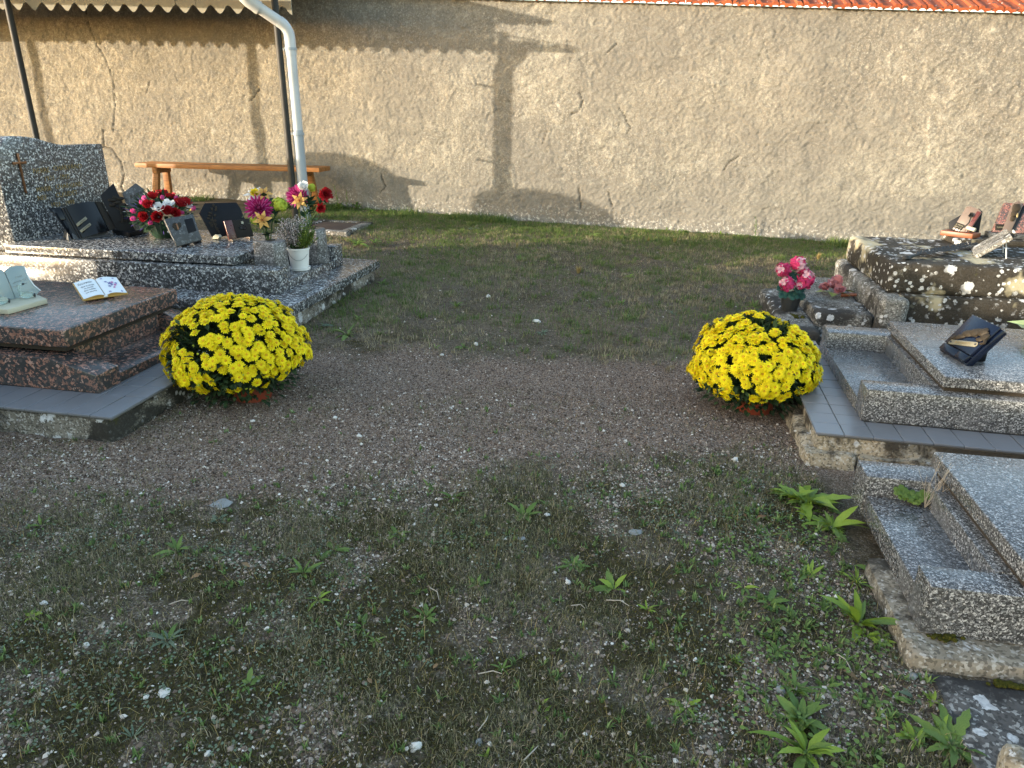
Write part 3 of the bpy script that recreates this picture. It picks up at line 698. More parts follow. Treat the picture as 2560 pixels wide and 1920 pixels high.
MB().prism([(4.155, .84), (4.181, .84), (4.187, .66), (4.199, .66), (4.195, .84), (4.243, .842), (4.243, .857), (4.194, .855), (4.199, .908), (4.181, .908), (4.183, .854), (4.133, .856), (4.133, .842)][:0] or
           [(4.184, .655), (4.196, .655), (4.197, .842), (4.245, .839), (4.245, .857), (4.197, .854), (4.202, .908), (4.184, .908), (4.186, .854), (4.138, .857), (4.138, .839), (4.186, .842)], -.012, 0, M=Matrix.Translation((XF, 0, 0)) @ Matrix.Rotation(R(90), 4, 'Z')).build('cross', M['copper'], hs, None, bevel=.002)
hs_rot = Matrix(((0, 0, 1, 0), (1, 0, 0, 0), (0, 1, 0, 0), (0, 0, 0, 1)))   # letter plane -> face looking to +X
for s_, yc, z, sz in (('PIERRE', 4.36, .772, .047), ('CHARVAND', 4.60, .778, .047), ('1921 - 1992', 4.485, .718, .045), ('MARIE', 4.35, .652, .045), ('CHARVAND', 4.58, .655, .045), ('NEE', 4.32, .597, .045), ('CLAUDET', 4.54, .600, .045), ('1923 - 1998', 4.487, .540, .043)):
    text('lettering', s_, sz, M['gold'], hs, Matrix.Translation((XF + .0015, yc, z)) @ hs_rot)
for yc, xc in ((4.125, -2.305), (4.590, -2.275)):            # stone vases at both ends of the end kerb
    pass

def vase(loc, rz, label):
    v = thing('granite_vase', label, 'vase', loc, rz, 'granite flower vases')
    n = 9; bot, top = [], []
    def ring(w0, d, z, bul):
        pts = [(-w0, -d, z), (w0 * .75, -d, z)] + [(w0 * .75 + bul * math.sin(PI * i / n) + (.0), -d + 2 * d * i / n, z) for i in range(1, n)] + [(w0 * .75, d, z), (-w0, d, z)]
        return pts
    MB().hexa(ring(.088, .078, 0, .04), ring(.078, .066, .232, .035)).build('body', M['granite_vase'], v, bevel=.006)
    MB().lathe([(.028, .200), (.028, .2345), (.031, .2345), (.031, .236), (.0, .236)][:4], 16).build('socket', M['soil'], v)
    return v
vase((-2.300, 4.090, .203), R(-4), 'granite vase holding the yellow-topped bouquet, nearer the viewer')
vase((-2.268, 4.600, .203), R(3), 'granite vase behind the white heather pot, holding red and purple flowers')

# ------------------------------------------------------------------ mid grey granite tomb (right)
MF = M['granite_fine']
RI = R(-1.6); LI = Vector((.662, 2.52, 0))
ti = thing('grey_granite_tomb', 'light grey granite tomb on grey tiles carrying the navy plaque', 'tomb', LI, RI)
rough_box('foundation', (.012, 2.1, .008, 1.15, -.2, .108), M['ochre_stone'], ti, .026, .012, .012, 1, .012)
rough_box('cracked_stone', (-.032, .150, -.030, .60, -.18, .055), M['ochre_stone'], ti, .022, .014, .018, 3, .014)
rough_box('cracked_stone', (.158, .55, -.026, .05, -.18, .052), M['ochre_stone'], ti, .022, .012, .012, 7, .014)
rough_box('cracked_stone', (.556, 1.1, -.022, .05, -.18, .040), M['concrete'], ti, .022, .012, .012, 4, .014)
MB().box(.01, 2.1, .01, 1.15, .104, .112).build('mortar_bed', M['mortar'], ti)
cells = []
for i in range(19): cells.append((.198 + i * .0985, .198 + (i + 1) * .0985, 0, .150))
for j in range(12):
    for x0 in (0.0, .099): cells.append((x0, x0 + .099, j * .0995, (j + 1) * .0995))
tiles(ti, cells, .121, M['tile'])
MB().box(.186, 2.1, .152, .262, .121, .250).build('side_kerb', MF, ti, bevel=.005)
MB().box(.186, 2.1, .905, 1.035, .121, .252).build('side_kerb', MF, ti, bevel=.005)
MB().box(.186, .452, .264, .903, .121, .176).build('end_kerb', MF, ti, bevel=.004)
MB().box(.440, 2.1, .264, .903, .123, .250).build('plinth', MF, ti, bevel=.003)
MB().box(.462, 2.1, .205, .93, .250, .2695).build('joint', M['soil'], ti)
MB().box(.447, 2.12, .183, .955, .270, .312).build('slab', MF, ti, bevel=.005, seg=3)

# ------------------------------------------------------------------ near grey granite tomb (right front)
LJ = Vector((.70, 1.45, 0))
tj = thing('grey_granite_tomb', 'bluish grey granite tomb with sunken ledge at the right front', 'tomb', LJ)
rough_box('base_stone', (-.026, 1.7, .0, .40, -.15, .046), M['pale_base'], tj, .022, .007, .014, 2, .005)
MB().box(.014, 1.7, .082, .172, .047, .180).build('side_kerb', MF, tj, bevel=.004)
MB().box(.014, 1.7, .628, .742, .047, .180).build('side_kerb', MF, tj, bevel=.004)
MB().box(.022, .20, .174, .626, .047, .116).build('end_kerb', MF, tj, bevel=.004)
MB().box(.184, 1.7, .174, .626, .048, .181).build('plinth', MF, tj, bevel=.003)
MB().box(.225, 1.7, .12, .68, .181, .2045).build('joint', M['soil'], tj)
MB().box(.208, 1.72, .105, .70, .205, .250).build('slab', MF, tj, bevel=.004, seg=3)
for q in ((.19, .06, .05), (.33, .055, .035), (.05, .09, .02)):
    pass
ol = rough_box('worn_slab', (.712, 2.2, .70, 1.440, -.12, .016), M['dark_slab'], None, .025, .006, .012, 4, .006)
tag(ol, 'dark worn stone slab lying flush with the soil at the lower right corner', 'stone slab')
cs = rough_box('corner_stone', (.735, 2.0, .55, 1.185, -.12, .105), M['ochre_stone'], None, .025, .012, .03, 6, .014)
tag(cs, 'rough upright stone edge at the very bottom right, white flecked', 'stone kerb')

# ------------------------------------------------------------------ old lichened tomb (right back)
LH = Vector((1.0, 4.6, 0)); O = -LH
th_ = thing('old_stone_tomb', 'old stepped stone tomb with black crust and white lichen', 'tomb', LH)
rough_box('low_kerb', (.790, .975, 3.95, 4.98, -.2, .098), M['old_step'], th_, .025, .010, .02, 1, .01, loc=O)
rough_box('step_block', (.978, 1.285, 4.145, 5.15, -.2, .162), M['old_step'], th_, .025, .009, .018, 4, .006, loc=O)
rough_box('base_kerb', (1.288, 1.425, 4.060, 5.20, -.2, .283), M['old_step'], th_, .025, .008, .028, 6, .006, loc=O)
rough_box('base_block', (1.380, 3.2, 4.115, 5.15, -.2, .288), M['old_stone'], th_, .028, .009, .016, 2, .004, loc=O)
rough_box('top_block', (1.330, 3.2, 4.170, 5.13, .286, .452), M['old_stone'], th_, .026, .007, .022, 3, .004, loc=O)
rough_box('raised_ledge', (1.90, 3.2, 4.90, 5.12, .448, .492), M['old_stone'], th_, .025, .009, .02, 5, .008, loc=O)

# ------------------------------------------------------------------ small frame in the grass
LFr = Vector((-3.1, 6.8, .09)); zf = float(slope(-3.1, 6.8))
fr = thing('grave_surround', 'low stone frame around a rusty brown plate in the grass behind the heather pot', 'grave frame', (0, 0, 0))
zt = .105
rough_box('kerb', (-3.44, -2.83, 6.46, 6.56, -.05, zt), M['old_step'], fr, .03, .006, .01, 2)
rough_box('kerb', (-2.92, -2.83, 6.565, 7.10, -.05, zt), M['old_step'], fr, .03, .006, .01, 3)
rough_box('kerb', (-3.44, -2.83, 7.105, 7.17, -.05, zt), M['old_step'], fr, .03, .006, .01, 4)
rough_box('kerb', (-3.44, -3.37, 6.565, 7.10, -.05, zt), M['old_step'], fr, .03, .006, .01, 5)
MB().box(-3.368, -2.922, 6.566, 7.098, .05, zt - .012).build('plate', M['rust'], fr, bevel=.003)

# ------------------------------------------------------------------ unseen graves left of view: tombs added for shade, headstones read off wall shadows
def shade_tomb(name, label, x, y0, y1, h, mat, seed):
    t = thing(name, label, 'tomb', (x, (y0 + y1) / 2, 0)); o = -Vector((x, (y0 + y1) / 2, 0))
    rough_box('foundation', (x - .3, x + 1.55, y0, y1, -.2, .09), M['concrete'], t, .06, .008, .012, seed, loc=o)
    MB().box(x - .1, x + 1.45, y0 + .08, y1 - .08, .09, .27).build('plinth', mat, t, o, bevel=.006)
    MB().box(x, x + 1.38, y0 + .11, y1 - .11, .27, .35).build('slab', mat, t, o, bevel=.006)
    a, b = y0 - .02, y1 + .01; c = (a + b) / 2
    pr = [(a, .27), (b, .27), (b, h - .12), (c + (b - a) * .25, h - .02), (c, h), (c - (b - a) * .25, h - .02), (a, h - .12)]
    MB().prism(pr, -.13, 0, M=Matrix.Translation((x - .13, 0, 0)) @ Matrix.Rotation(R(90), 4, 'Z')).build('headstone', mat, t, o, bevel=.006)
for i, (y0, y1, h, mt, lb) in enumerate([(.86, 1.98, 1.36, 'granite_vase', 'grey tomb with tall headstone beside the red granite tomb, unseen, added to cast shade'),
        (-.34, .82, 1.28, 'granite_red', 'red tomb two places before the red granite tomb, unseen, added to cast shade'),
        (-1.55, -.38, 1.22, 'granite_fine', 'light tomb three places before the red granite tomb, unseen, added to cast shade'),
        (-2.8, -1.6, 1.30, 'granite_vase', 'grey tomb at the near end of the left row, unseen, added to cast shade')]):
    shade_tomb('added_shade_tomb', lb, -4.15, y0, y1, h, M[mt], i)
for i, (y0, y1, h, lb) in enumerate([(5.35, 6.1, 1.42, 'old headstone behind the curved grey headstone, nearest the wall, outside the photo'),
                                     (3.9, 4.85, 1.46, 'old headstone behind the curved grey headstone, outside the photo')]):
    hd = thing('old_headstone', lb, 'headstone', (-8.0, (y0 + y1) / 2, 0)); o = -hd.location
    c = (y0 + y1) / 2; q = (y1 - y0) / 2
    pr = [(y0, -.1), (y1, -.1)] + [(c + q * math.cos(PI * k / 8), h - .3 + .3 * math.sin(PI * k / 8)) for k in range(9)]
    MB().prism(pr, -.16, 0, M=Matrix.Translation((-8.0, 0, 0)) @ Matrix.Rotation(R(90), 4, 'Z')).build('stele', M['old_step'], hd, o, bevel=.01)

# ------------------------------------------------------------------ petals and flowers
def petal_ring(b, n, l, w, elev, curl, z0=0.0, r0=0.0, m=0, M_=None, jit=0.12, tip=0.25, off=0.0, g=random):
    for k in range(n):
        a = 2 * PI * (k + off) / n + g.uniform(-jit, jit) * 2 * PI / n; e = elev + g.uniform(-jit, jit)
        ll = l * g.uniform(1 - jit, 1 + jit); ww = w / 2
        ca, sa = math.cos(a), math.sin(a)
        def pt(d, s, h): return (ca * d - sa * s, sa * d + ca * s, h)
        r1, h1 = r0 + .55 * ll * math.cos(e), z0 + .55 * ll * math.sin(e)
        r2, h2 = r1 + .45 * ll * math.cos(e + curl), h1 + .45 * ll * math.sin(e + curl)
        b.add([pt(r0, -ww * .35, z0), pt(r0, ww * .35, z0), pt(r1, -ww, h1 + ww * .25), pt(r1, ww, h1 + ww * .25), pt(r2, -ww * tip, h2), pt(r2, ww * tip, h2)],
              [(0, 1, 3, 2), (2, 3, 5, 4)], m, M_)
def flower_mesh(name, kind, mats, seed=0):
    g = random.Random(seed); b = MB()
    if kind == 'mum':
        petal_ring(b, 15, .0205, .0075, R(8), R(-14), 0, .002, 0, tip=.6, g=g); petal_ring(b, 11, .0145, .0065, R(32), R(-8), .002, .002, 0, tip=.6, g=g)
        b.lathe([(.0062, .0035), (.0048, .0078), (.001, .0088)], 7, 1, cap=False)
    elif kind == 'rose':
        for n, l, w, e, c, r in ((5, .040, .036, R(38), R(30), .006), (5, .036, .032, R(58), R(22), .005), (4, .031, .026, R(74), R(18), .003), (3, .027, .018, R(84), R(10), .001)):
            petal_ring(b, n, l, w, e, c, 0, r, 0, tip=.8, g=g, off=g.random())
    elif kind == 'bud':
        for n, l, w, e, c in ((5, .036, .022, R(66), R(28)), (4, .038, .018, R(80), R(20))): petal_ring(b, n, l, w, e, c, 0, .003, 0, tip=.5, g=g, off=g.random())
        petal_ring(b, 5, .018, .010, R(60), 0, -.004, .002, 1, g=g)
    elif kind == 'open':
        petal_ring(b, 5, .042, .038, R(25), R(25), 0, .003, 0, tip=.7, g=g); petal_ring(b, 4, .034, .030, R(48), R(15), .002, .003, 0, tip=.7, g=g, off=.4)
        b.lathe([(.008, .006), (.006, .016), (.001, .018)], 7, 1, cap=False)
    elif kind == 'lily':
        petal_ring(b, 6, .065, .026, R(42), R(-50), 0, .003, 0, tip=.15, jit=.06, g=g)
        for k in range(5):
            a = k * 1.26; b.tube([(0, 0, 0), (.010 * math.cos(a), .010 * math.sin(a), .045)], .0014, 4, 1)
    elif kind == 'dahlia':
        for n, l, e in ((18, .070, -8), (18, .072, 8), (17, .070, 24), (15, .066, 40), (12, .060, 56), (8, .054, 71), (4, .048, 84)):
            petal_ring(b, n, l, .017, R(e), R(16), 0, .004, 0, tip=.3, g=g, off=g.random()); petal_ring(b, n, l * .99, .007, R(e + 3), R(16), .002, .004, 1, tip=.3, g=g, off=g.random())
    elif kind == 'cluster':                                   # loose head of five-petalled florets
        N = 26
        for k in range(N):
            z = 1 - 1.6 * (k + .5) / N; a = k * 2.39996; r = math.sqrt(max(0, 1 - z * z)); d = Vector((r * math.cos(a), r * math.sin(a), z))
            Mx = Matrix.Translation(d * .033 * g.uniform(.65, 1.25)) @ (d + Vector((g.uniform(-.3, .3), g.uniform(-.3, .3), 0))).to_track_quat('Z', 'Y').to_matrix().to_4x4() @ Matrix.Rotation(g.uniform(0, 3), 4, 'Z')
            m_ = 1 if (a * 1.0 % 6.28) < 1.7 or g.random() < .15 else 0
            petal_ring(b, 5, .0215, .017, R(14), R(-12), 0, .001, m_, Mx, tip=.85, g=g, jit=.25)
    elif kind == 'carnation':
        for n, l, e, c in ((12, .046, 10, 20), (12, .044, 28, 20), (10, .040, 46, 20), (8, .036, 62, 15), (5, .03, 78, 10)):
            petal_ring(b, n, l, .022, R(e), R(c), 0, .003, 0, tip=.9, g=g, jit=.25, off=g.random())
    elif kind == 'daffodil':
        petal_ring(b, 9, .060, .022, R(5), R(-15), 0, .004, 1, tip=.3, g=g)
        for e, l in ((30, .032), (50, .034), (70, .034), (85, .03)): petal_ring(b, 9, l, .015, R(e), R(10), .002, .003, 0, tip=.8, g=g, off=g.random())
    return b.mesh(name, mats, smooth=False)
def aim(loc, d, roll=0.0, sc=1.0):                            # place a flower with its face along d
    q = Vector(d).normalized().to_track_quat('Z', 'Y')
    return Matrix.Translation(loc) @ q.to_matrix().to_4x4() @ Matrix.Rotation(roll, 4, 'Z') @ Matrix.Diagonal((sc, sc, sc, 1))
def put(name, me, parent, mw):                                # mw in the parent's frame
    o = bpy.data.objects.new(name, me); COL.objects.link(o); o.parent = parent; o.matrix_basis = mw; return o
def on_ellipsoid(px, py, c, r):                               # where the sight line meets a flower dome
    d = ray(px, py); o = Vector((0, 0, CAM_H)) - Vector(c); r = Vector(r)
    A = Vector((d.x / r.x, d.y / r.y, d.z / r.z)); B = Vector((o.x / r.x, o.y / r.y, o.z / r.z))
    a, b2, cc = A.dot(A), A.dot(B), B.dot(B) - 1; disc = b2 * b2 - a * cc
    t = (-b2 - math.sqrt(disc)) / a if disc > 0 else -b2 / a
    P = Vector((0, 0, CAM_H)) + d * t; q = P - Vector(c)
    return P, Vector((q.x / r.x ** 2, q.y / r.y ** 2, q.z / r.z ** 2)).normalized()
def leaves(b, pts, l, w, m=0, g=random, up=(0.2, 1.0), fold=.25):
    for p, d in pts:
        d = Vector(d).normalized(); s = d.cross(Vector((g.uniform(-.4, .4), g.uniform(-.4, .4), 1))).normalized(); n = s.cross(d)
        ll, ww = l * g.uniform(.7, 1.25), w * g.uniform(.7, 1.2) / 2; p = Vector(p)
        b.add([p, p + d * ll * .5 - s * ww + n * ww * fold, p + d * ll * .5, p + d * ll * .5 + s * ww + n * ww * fold, p + d * ll - n * ll * .12], [(0, 2, 1), (0, 3, 2), (1, 2, 4), (2, 3, 4)], m)

# ------------------------------------------------------------------ the two yellow chrysanthemums
mum_me = [flower_mesh('flower', 'mum', [M['yellow'], M['yellow_eye']], s) for s in range(4)]
def chrysanthemum(label, base, dome, rx, ry, ht, zc, zlow, seed, potdx, gaps):
    g = random.Random(seed)
    root = thing('yellow_chrysanthemum', label, 'potted plant', (base[0], base[1], 0), 0, 'yellow chrysanthemums in pots')
    z0 = float(gh(*base)) - .015
    MB().lathe([(.070, z0), (.076, z0 + .008), (.098, z0 + .115), (.106, z0 + .117), (.106, z0 + .140), (.098, z0 + .140), (.093, z0 + .118), (.0, z0 + .116)], 28, cap=False).build('pot', M['terracotta'], root)
    cx, cy = dome[0] - base[0], dome[1] - base[1]
    def pt(d, k=1.0):
        k = k * (1 + .22 * (float(fbm(np.array([d.x * 1.3 + seed]), np.array([d.y * 1.3 + d.z * 1.7]), 1.6, 2, 2)[0]) - .5))
        return Vector((cx + d.x * rx * k, cy + d.y * ry * k, zc + (d.z * (ht - zc) if d.z > 0 else d.z * (zc - zlow)) * k))
    def nr(d):
        hz = (ht - zc) if d.z > 0 else (zc - zlow); return Vector((d.x / rx, d.y / ry, d.z / hz)).normalized()
    view = (Vector((0, 0, CAM_H)) - Vector((dome[0], dome[1], zc))).normalized()
    fl = []; N = 1050
    for k in range(N):
        z = 1 - 1.86 * (k + .5) / N; a = k * 2.39996 + seed; r = math.sqrt(max(0, 1 - z * z))
        d = (Vector((r * math.cos(a), r * math.sin(a), z)) + Vector((g.gauss(0, .05), g.gauss(0, .05), g.gauss(0, .05)))).normalized()
        q = float(fbm(np.array([d.x * 1.1 + d.z * .7 + seed * 3.1]), np.array([d.y * 1.1 - d.z * .6 + seed]), 1.9, 3, seed)[0])
        keep = smooth(.40, .56, q + .10 + .16 * d.z)
        if d.z < -.25: keep *= .42
        if d.z < -.6: keep *= .5
        for gd, gr in gaps:
            if d.angle(Vector(gd)) < gr * g.uniform(.7, 1.1): keep *= .04
        if g.random() > keep: continue
        n = (nr(d) + Vector((0, 0, .22)) + Vector((g.gauss(0, .16), g.gauss(0, .16), g.gauss(0, .12)))).normalized()
        p = pt(d, g.uniform(.93, 1.03)); fl.append((n.dot(view) + .35 * d.dot(view), p, n, g.uniform(.80, 1.06) * (.9 if d.z < -.3 else 1)))
    fl.sort(key=lambda t: -t[0])
    for i, (s_, p, n, sc) in enumerate(fl[:292]):
        put('flower', mum_me[i % 4], root, aim(p, n, g.uniform(0, 6), sc))
    b = MB(); me = mum_me[0]; vv = [v.co.copy() for v in me.vertices]; ff = [tuple(q.vertices) for q in me.polygons]; fm = [q.material_index for q in me.polygons]
    for s_, p, n, sc in fl[292:]:
        mx = aim(p, n, g.uniform(0, 6), sc); k = len(b.v)
        b.v += [tuple(mx @ v) for v in vv]; b.f += [tuple(j + k for j in q) for q in ff]; b.mi += fm
    tag(link('flowers_behind', (lambda: b_mesh(b, [M['yellow'], M['yellow_eye']]))(), root), kind='stuff')
    lf, st = MB(), MB(); P = []
    for k in range(5200):
        d = Vector((g.gauss(0, 1), g.gauss(0, 1), g.gauss(0, 1))).normalized()
        if d.z < -.85: continue
        kk = g.uniform(.66, .93) if k % 4 else g.uniform(.40, .7)
        P.append((pt(d, kk), nr(d) + Vector((g.uniform(-.8, .8), g.uniform(-.8, .8), g.uniform(-.4, .7)))))
    for k in range(320):                                      # lower skirt hanging over the pot
        a = g.uniform(0, 2 * PI); rr = g.uniform(.42, .85); P.append((Vector((cx + rx * rr * math.cos(a), cy + ry * rr * math.sin(a), zlow + g.uniform(.0, .08))), Vector((math.cos(a), math.sin(a), g.uniform(-.5, .1)))))
    leaves(lf, P, .036, .022, g=g)
    tag(lf.build('foliage', M['mum_leaf'], root, smooth=False), kind='stuff')
    for s_, p, n, sc in fl[::3]:
        d = (p - Vector((cx, cy, zc - .05))); st.tube([p - n * .002, p - d * .18 - Vector((0, 0, .015)), p - d * .55 - Vector((0, 0, .04))], .0014, 4, cap=False)
    tag(st.build('stems', M['stem'], root, smooth=False), kind='stuff')
    bd = MB()
    for k in range(60):
        d = Vector((g.gauss(0, 1), g.gauss(0, 1), g.gauss(0, .6) - .2)).normalized(); bd.blob(tuple(pt(d, g.uniform(.94, 1.04))), g.uniform(.004, .007), k, 5, 3)
    tag(bd.build('buds', M['lime'], root, smooth=False), kind='stuff')
    return root
def b_mesh(b, mats):
    me = bpy.data.meshes.new('flowers_behind'); me.from_pydata(b.v, [], b.f)
    for x in mats: me.materials.append(x)
    me.polygons.foreach_set('material_index', b.mi); return me
chrysanthemum('large domed yellow chrysanthemum at the corner of the red granite tomb', (-1.668, 2.675), (-1.735, 2.70), .294, .29, .445, .190, .035, 3, 0,
              [((-.35, -.80, .50), .30), ((-.62, -.72, .05), .26), ((.1, -.75, .72), .16)])
chrysanthemum('smaller domed yellow chrysanthemum beside the grey tiled tomb on the right', (.520, 3.02), (.504, 3.06), .268, .27, .397, .172, .042, 8, 0,
              [((.18, -.25, .95), .22), ((.42, -.80, -.18), .24)])

# ------------------------------------------------------------------ flowers on the grey granite tomb
def zz2(x, y): return (x / 3.77, 320 + y / 3.77)
def zz3(x, y): return (460 + x / 4.366, 420 + y / 4.366)
rose_me = [flower_mesh('rose', 'rose', M['red'], s) for s in range(3)]
bud_me = [flower_mesh('rosebud', 'bud', [M['pink'], M['lime']], s) for s in range(2)]
open_me = flower_mesh('anemone', 'open', [M['white_f'], M['letter_dark']], 2)
BC = Vector((-3.275, 4.42, .361))
bowl = thing('flower_bowl', 'green bowl of red roses, pink buds and white flowers on the grey granite tomb', 'flower arrangement', BC)
b = MB(); n = 40; prf = [(.062, 0), (.075, .02), (.098, .075), (.105, .105), (.098, .105), (.09, .08), (0, .078)]
vs = [((r * (1 + (.035 if k % 2 else -.035) * (z > 0))) * math.cos(2 * PI * k / n), (r * (1 + (.035 if k % 2 else -.035) * (z > 0))) * math.sin(2 * PI * k / n), z) for r, z in prf for k in range(n)]
b.add(vs, [(i * n + k, i * n + (k + 1) % n, (i + 1) * n + (k + 1) % n, (i + 1) * n + k) for i in range(len(prf) - 1) for k in range(n)])
b.build('bowl', M['green_pot'], bowl)
c0, r0 = BC + Vector((0, 0, .165)), (.235, .22, .135); g = random.Random(5)
def dome_put(name, me, pts, sc, parent, c, r, base):
    for i, p in enumerate(pts):
        P, nrm = on_ellipsoid(*p, c, r)
        put(name, me[i % len(me)] if isinstance(me, list) else me, parent, aim(P - base - nrm * .02, nrm + Vector((0, 0, .25)), g.uniform(0, 6), sc * g.uniform(.92, 1.1)))
dome_put('rose', rose_me, [zz2(*p) for p in ((1440, 640), (1410, 728), (1700, 715), (1580, 785), (1487, 842), (1355, 842), (1650, 805), (1520, 606), (1600, 640), (1755, 700))], 1.15, bowl, c0, r0, BC)
dome_put('rosebud', bud_me, [zz2(*p) for p in ((1528, 660), (1660, 665), (1330, 705), (1258, 790), (1718, 805), (1425, 892), (1818, 765), (1360, 670), (1265, 860))], 1.05, bowl, c0, r0, BC)
dome_put('anemone', open_me, [zz2(*p) for p in ((1492, 752), (1590, 712), (1772, 722))], 1.1, bowl, c0, r0, BC)
b, P = MB(), []
for k in range(420):
    d = Vector((g.gauss(0, 1), g.gauss(0, 1), g.gauss(0, .8))).normalized(); P.append((Vector((0, 0, .165)) + Vector((d.x * r0[0], d.y * r0[1], d.z * r0[2])) * g.uniform(.45, .85), d + Vector((0, 0, .2))))
leaves(b, P, .06, .028, g=g); tag(b.build('foliage', M['dark_leaf'], bowl, smooth=False), kind='stuff')
b, P = MB(), []
for k in range(90):
    d = Vector((g.gauss(0, 1), g.gauss(0, 1), g.gauss(0, .6) + .2)).normalized(); P.append((Vector((0, 0, .165)) + Vector((d.x * r0[0], d.y * r0[1], d.z * r0[2])) * g.uniform(.8, .98), d + Vector((0, 0, .3))))
leaves(b, P[:50], .035, .008, 0, g); leaves(b, P[50:], .022, .012, 1, g); tag(b.build('sprigs', [M['violet'], M['white_f']], bowl, smooth=False), kind='stuff')

dah = flower_mesh('dahlia', 'dahlia', [M['magenta'], M['magenta_edge']], 1); lily_me = flower_mesh('lily', 'lily', [M['peach'], M['red']], 2)
lime_me = flower_mesh('hydrangea', 'cluster', [M['lime'], M['lime']], 3); daf = flower_mesh('narcissus', 'daffodil', [M['lily_yellow'], M['white_f']], 4)
carn = flower_mesh('carnation', 'carnation', M['red'], 5); wrose = flower_mesh('white_rose', 'rose', M['white_f'], 6)
CAMV = Vector((0, 0, CAM_H))
def bouquet(label, base, items, seed, leafn):
    g = random.Random(seed); root = thing('artificial_bouquet', label, 'bouquet', base, 0, 'bouquets in the granite vases'); base = Vector(base); st = MB(); P = []
    for name, me, pos, sc, tilt in items:
        p = Vector(pos) - base; d = (CAMV - Vector(pos)).normalized() * .9 + Vector((p.x * 2, p.y * 2, .35)) + Vector(tilt)
        d.normalize(); put(name, me, root, aim(p, d, g.uniform(0, 6), sc))
        st.tube([Vector((g.uniform(-.012, .012), g.uniform(-.012, .012), -.03)), Vector((p.x * .35, p.y * .35, p.z * .5)), p - d * .005], .0035, 5)
        for k in range(3):
            q = Vector((p.x * .4, p.y * .4, p.z * .45)).lerp(p, g.uniform(0, .8)); P.append((q, Vector((g.uniform(-1, 1), g.uniform(-1, 1), g.uniform(-.2, .8)))))
    st.build('stems', M['stem'], root, smooth=False)
    for k in range(leafn): P.append((Vector((g.uniform(-.03, .03), g.uniform(-.03, .03), g.uniform(0, .16))), Vector((g.uniform(-1, 1), g.uniform(-1, 1), g.uniform(0, .7)))))
    b = MB(); leaves(b, P, .085, .042, g=g); tag(b.build('leaves', M['dark_leaf'], root, smooth=False), kind='stuff')
    return root
bq = bouquet('bouquet with a big magenta dahlia and yellow narcissus in the front granite vase', (-2.312, 4.090, .440),
        [('dahlia', dah, (-2.348, 4.08, .626), 1.12, (0, 0, -.1)), ('narcissus', daf, (-2.385, 4.12, .705), 1.0, (0, 0, .5)), ('lily', lily_me, (-2.335, 4.13, .702), .9, (.3, 0, .5)),
         ('hydrangea', lime_me, (-2.224, 4.12, .648), .98, (.3, 0, 0)), ('lily', lily_me, (-2.300, 4.02, .570), 1.0, (.2, -.2, -.3)), ('hydrangea', lime_me, (-2.368, 4.05, .562), .55, (0, 0, 0))], 2, 8)
b = MB(); leaves(b, [((.05, 0, .10), (1, -.2, .25)), ((.0, -.02, .03), (.8, -.5, .3))], .085, .075, g=random.Random(2)); b.build('broad_leaf', M['dark_leaf'], bq, smooth=False)
MB().tube([(-.03, 0, .10), (-.07, -.01, .17), (-.12, -.02, .165), (-.15, -.02, .13)], [.003, .004, .006, .002], 5).build('arching_leaf', M['weed_c'], bq, smooth=False)
bouquet('bouquet with purple dahlia, white rose and red carnations in the rear granite vase', (-2.283, 4.600, .440),
        [('dahlia', dah, (-2.350, 4.60, .645), 1.02, (-.2, 0, 0)), ('rose', wrose, (-2.298, 4.59, .700), 1.15, (0, 0, .5)), ('hydrangea', lime_me, (-2.251, 4.62, .705), .6, (0, 0, .5)),
         ('lily', lily_me, (-2.307, 4.54, .622), 1.0, (.1, -.2, -.1)), ('carnation', carn, (-2.149, 4.60, .664), .98, (.5, 0, .1)), ('carnation', carn, (-2.185, 4.58, .576), .72, (.4, 0, -.4))], 7, 18)

# white heather pot between the vases
hp = thing('heather_pot', 'white heather in a white plastic pot between the granite vases', 'potted plant', (-2.245, 4.335, .203))
MB().lathe([(.050, .012), (.056, .016), (.070, .135), (.074, .137), (.074, .148), (.068, .148), (.064, .135), (.0, .132)], 28, cap=False).build('pot', M['white_pot'], hp)
MB().lathe([(.058, 0), (.066, .004), (.068, .020), (.062, .020), (.058, .010), (0, .010)], 28, cap=False).build('saucer', M['white_pot'], hp)
MB().tube([(.071 * math.cos(a), .071 * math.sin(a), .118 - .045 * (math.sin((a + 2.2) * 1.5))) for a in [-2.5 + i * .12 for i in range(20)]], .0012, 4).build('wire', M['lead'], hp)
MB().lathe([(.063, .128), (.03, .140), (0, .142)], 14, cap=False).build('soil', M['soil'], hp)
g = random.Random(9)
def heather(name, n, xr, mat, h0, h1, bells, br):
    st, bl = MB(), MB()
    for k in range(n):
        x, y = g.uniform(*xr), g.uniform(-.045, .045); h = g.uniform(h0, h1) * (1 - 1.5 * abs(x) ); t = Vector((x * 1.7 + g.uniform(-.02, .02), y * 1.5 + g.uniform(-.02, .02), .14 + h)); r = Vector((x * .6, y * .6, .13))
        st.tube([r, r.lerp(t, .5) + Vector((x * .12, 0, 0)), t], .0011, 3, cap=False)
        for q in range(bells):
            u = .25 + .75 * q / bells; p = r.lerp(t, u) + Vector((x * .2 * u * (1 - u) + g.uniform(-br, br), g.uniform(-br, br), 0))
            d = Vector((g.uniform(-1, 1), g.uniform(-1, 1), g.uniform(-.2, 1))).normalized(); s = d.orthogonal().normalized()
            bl.add([p, p + d * .007 + s * .0035, p + d * .011, p + d * .007 - s * .0035], [(0, 1, 2, 3)])
    st.build(name + '_stems', M['stem'], hp, smooth=False)['kind'] = 'stuff'
    tag(bl.build(name + '_bells', mat, hp, smooth=False), kind='stuff')
heather('white', 120, (-.07, .035), M['heath_white'], .10, .215, 26, .006)
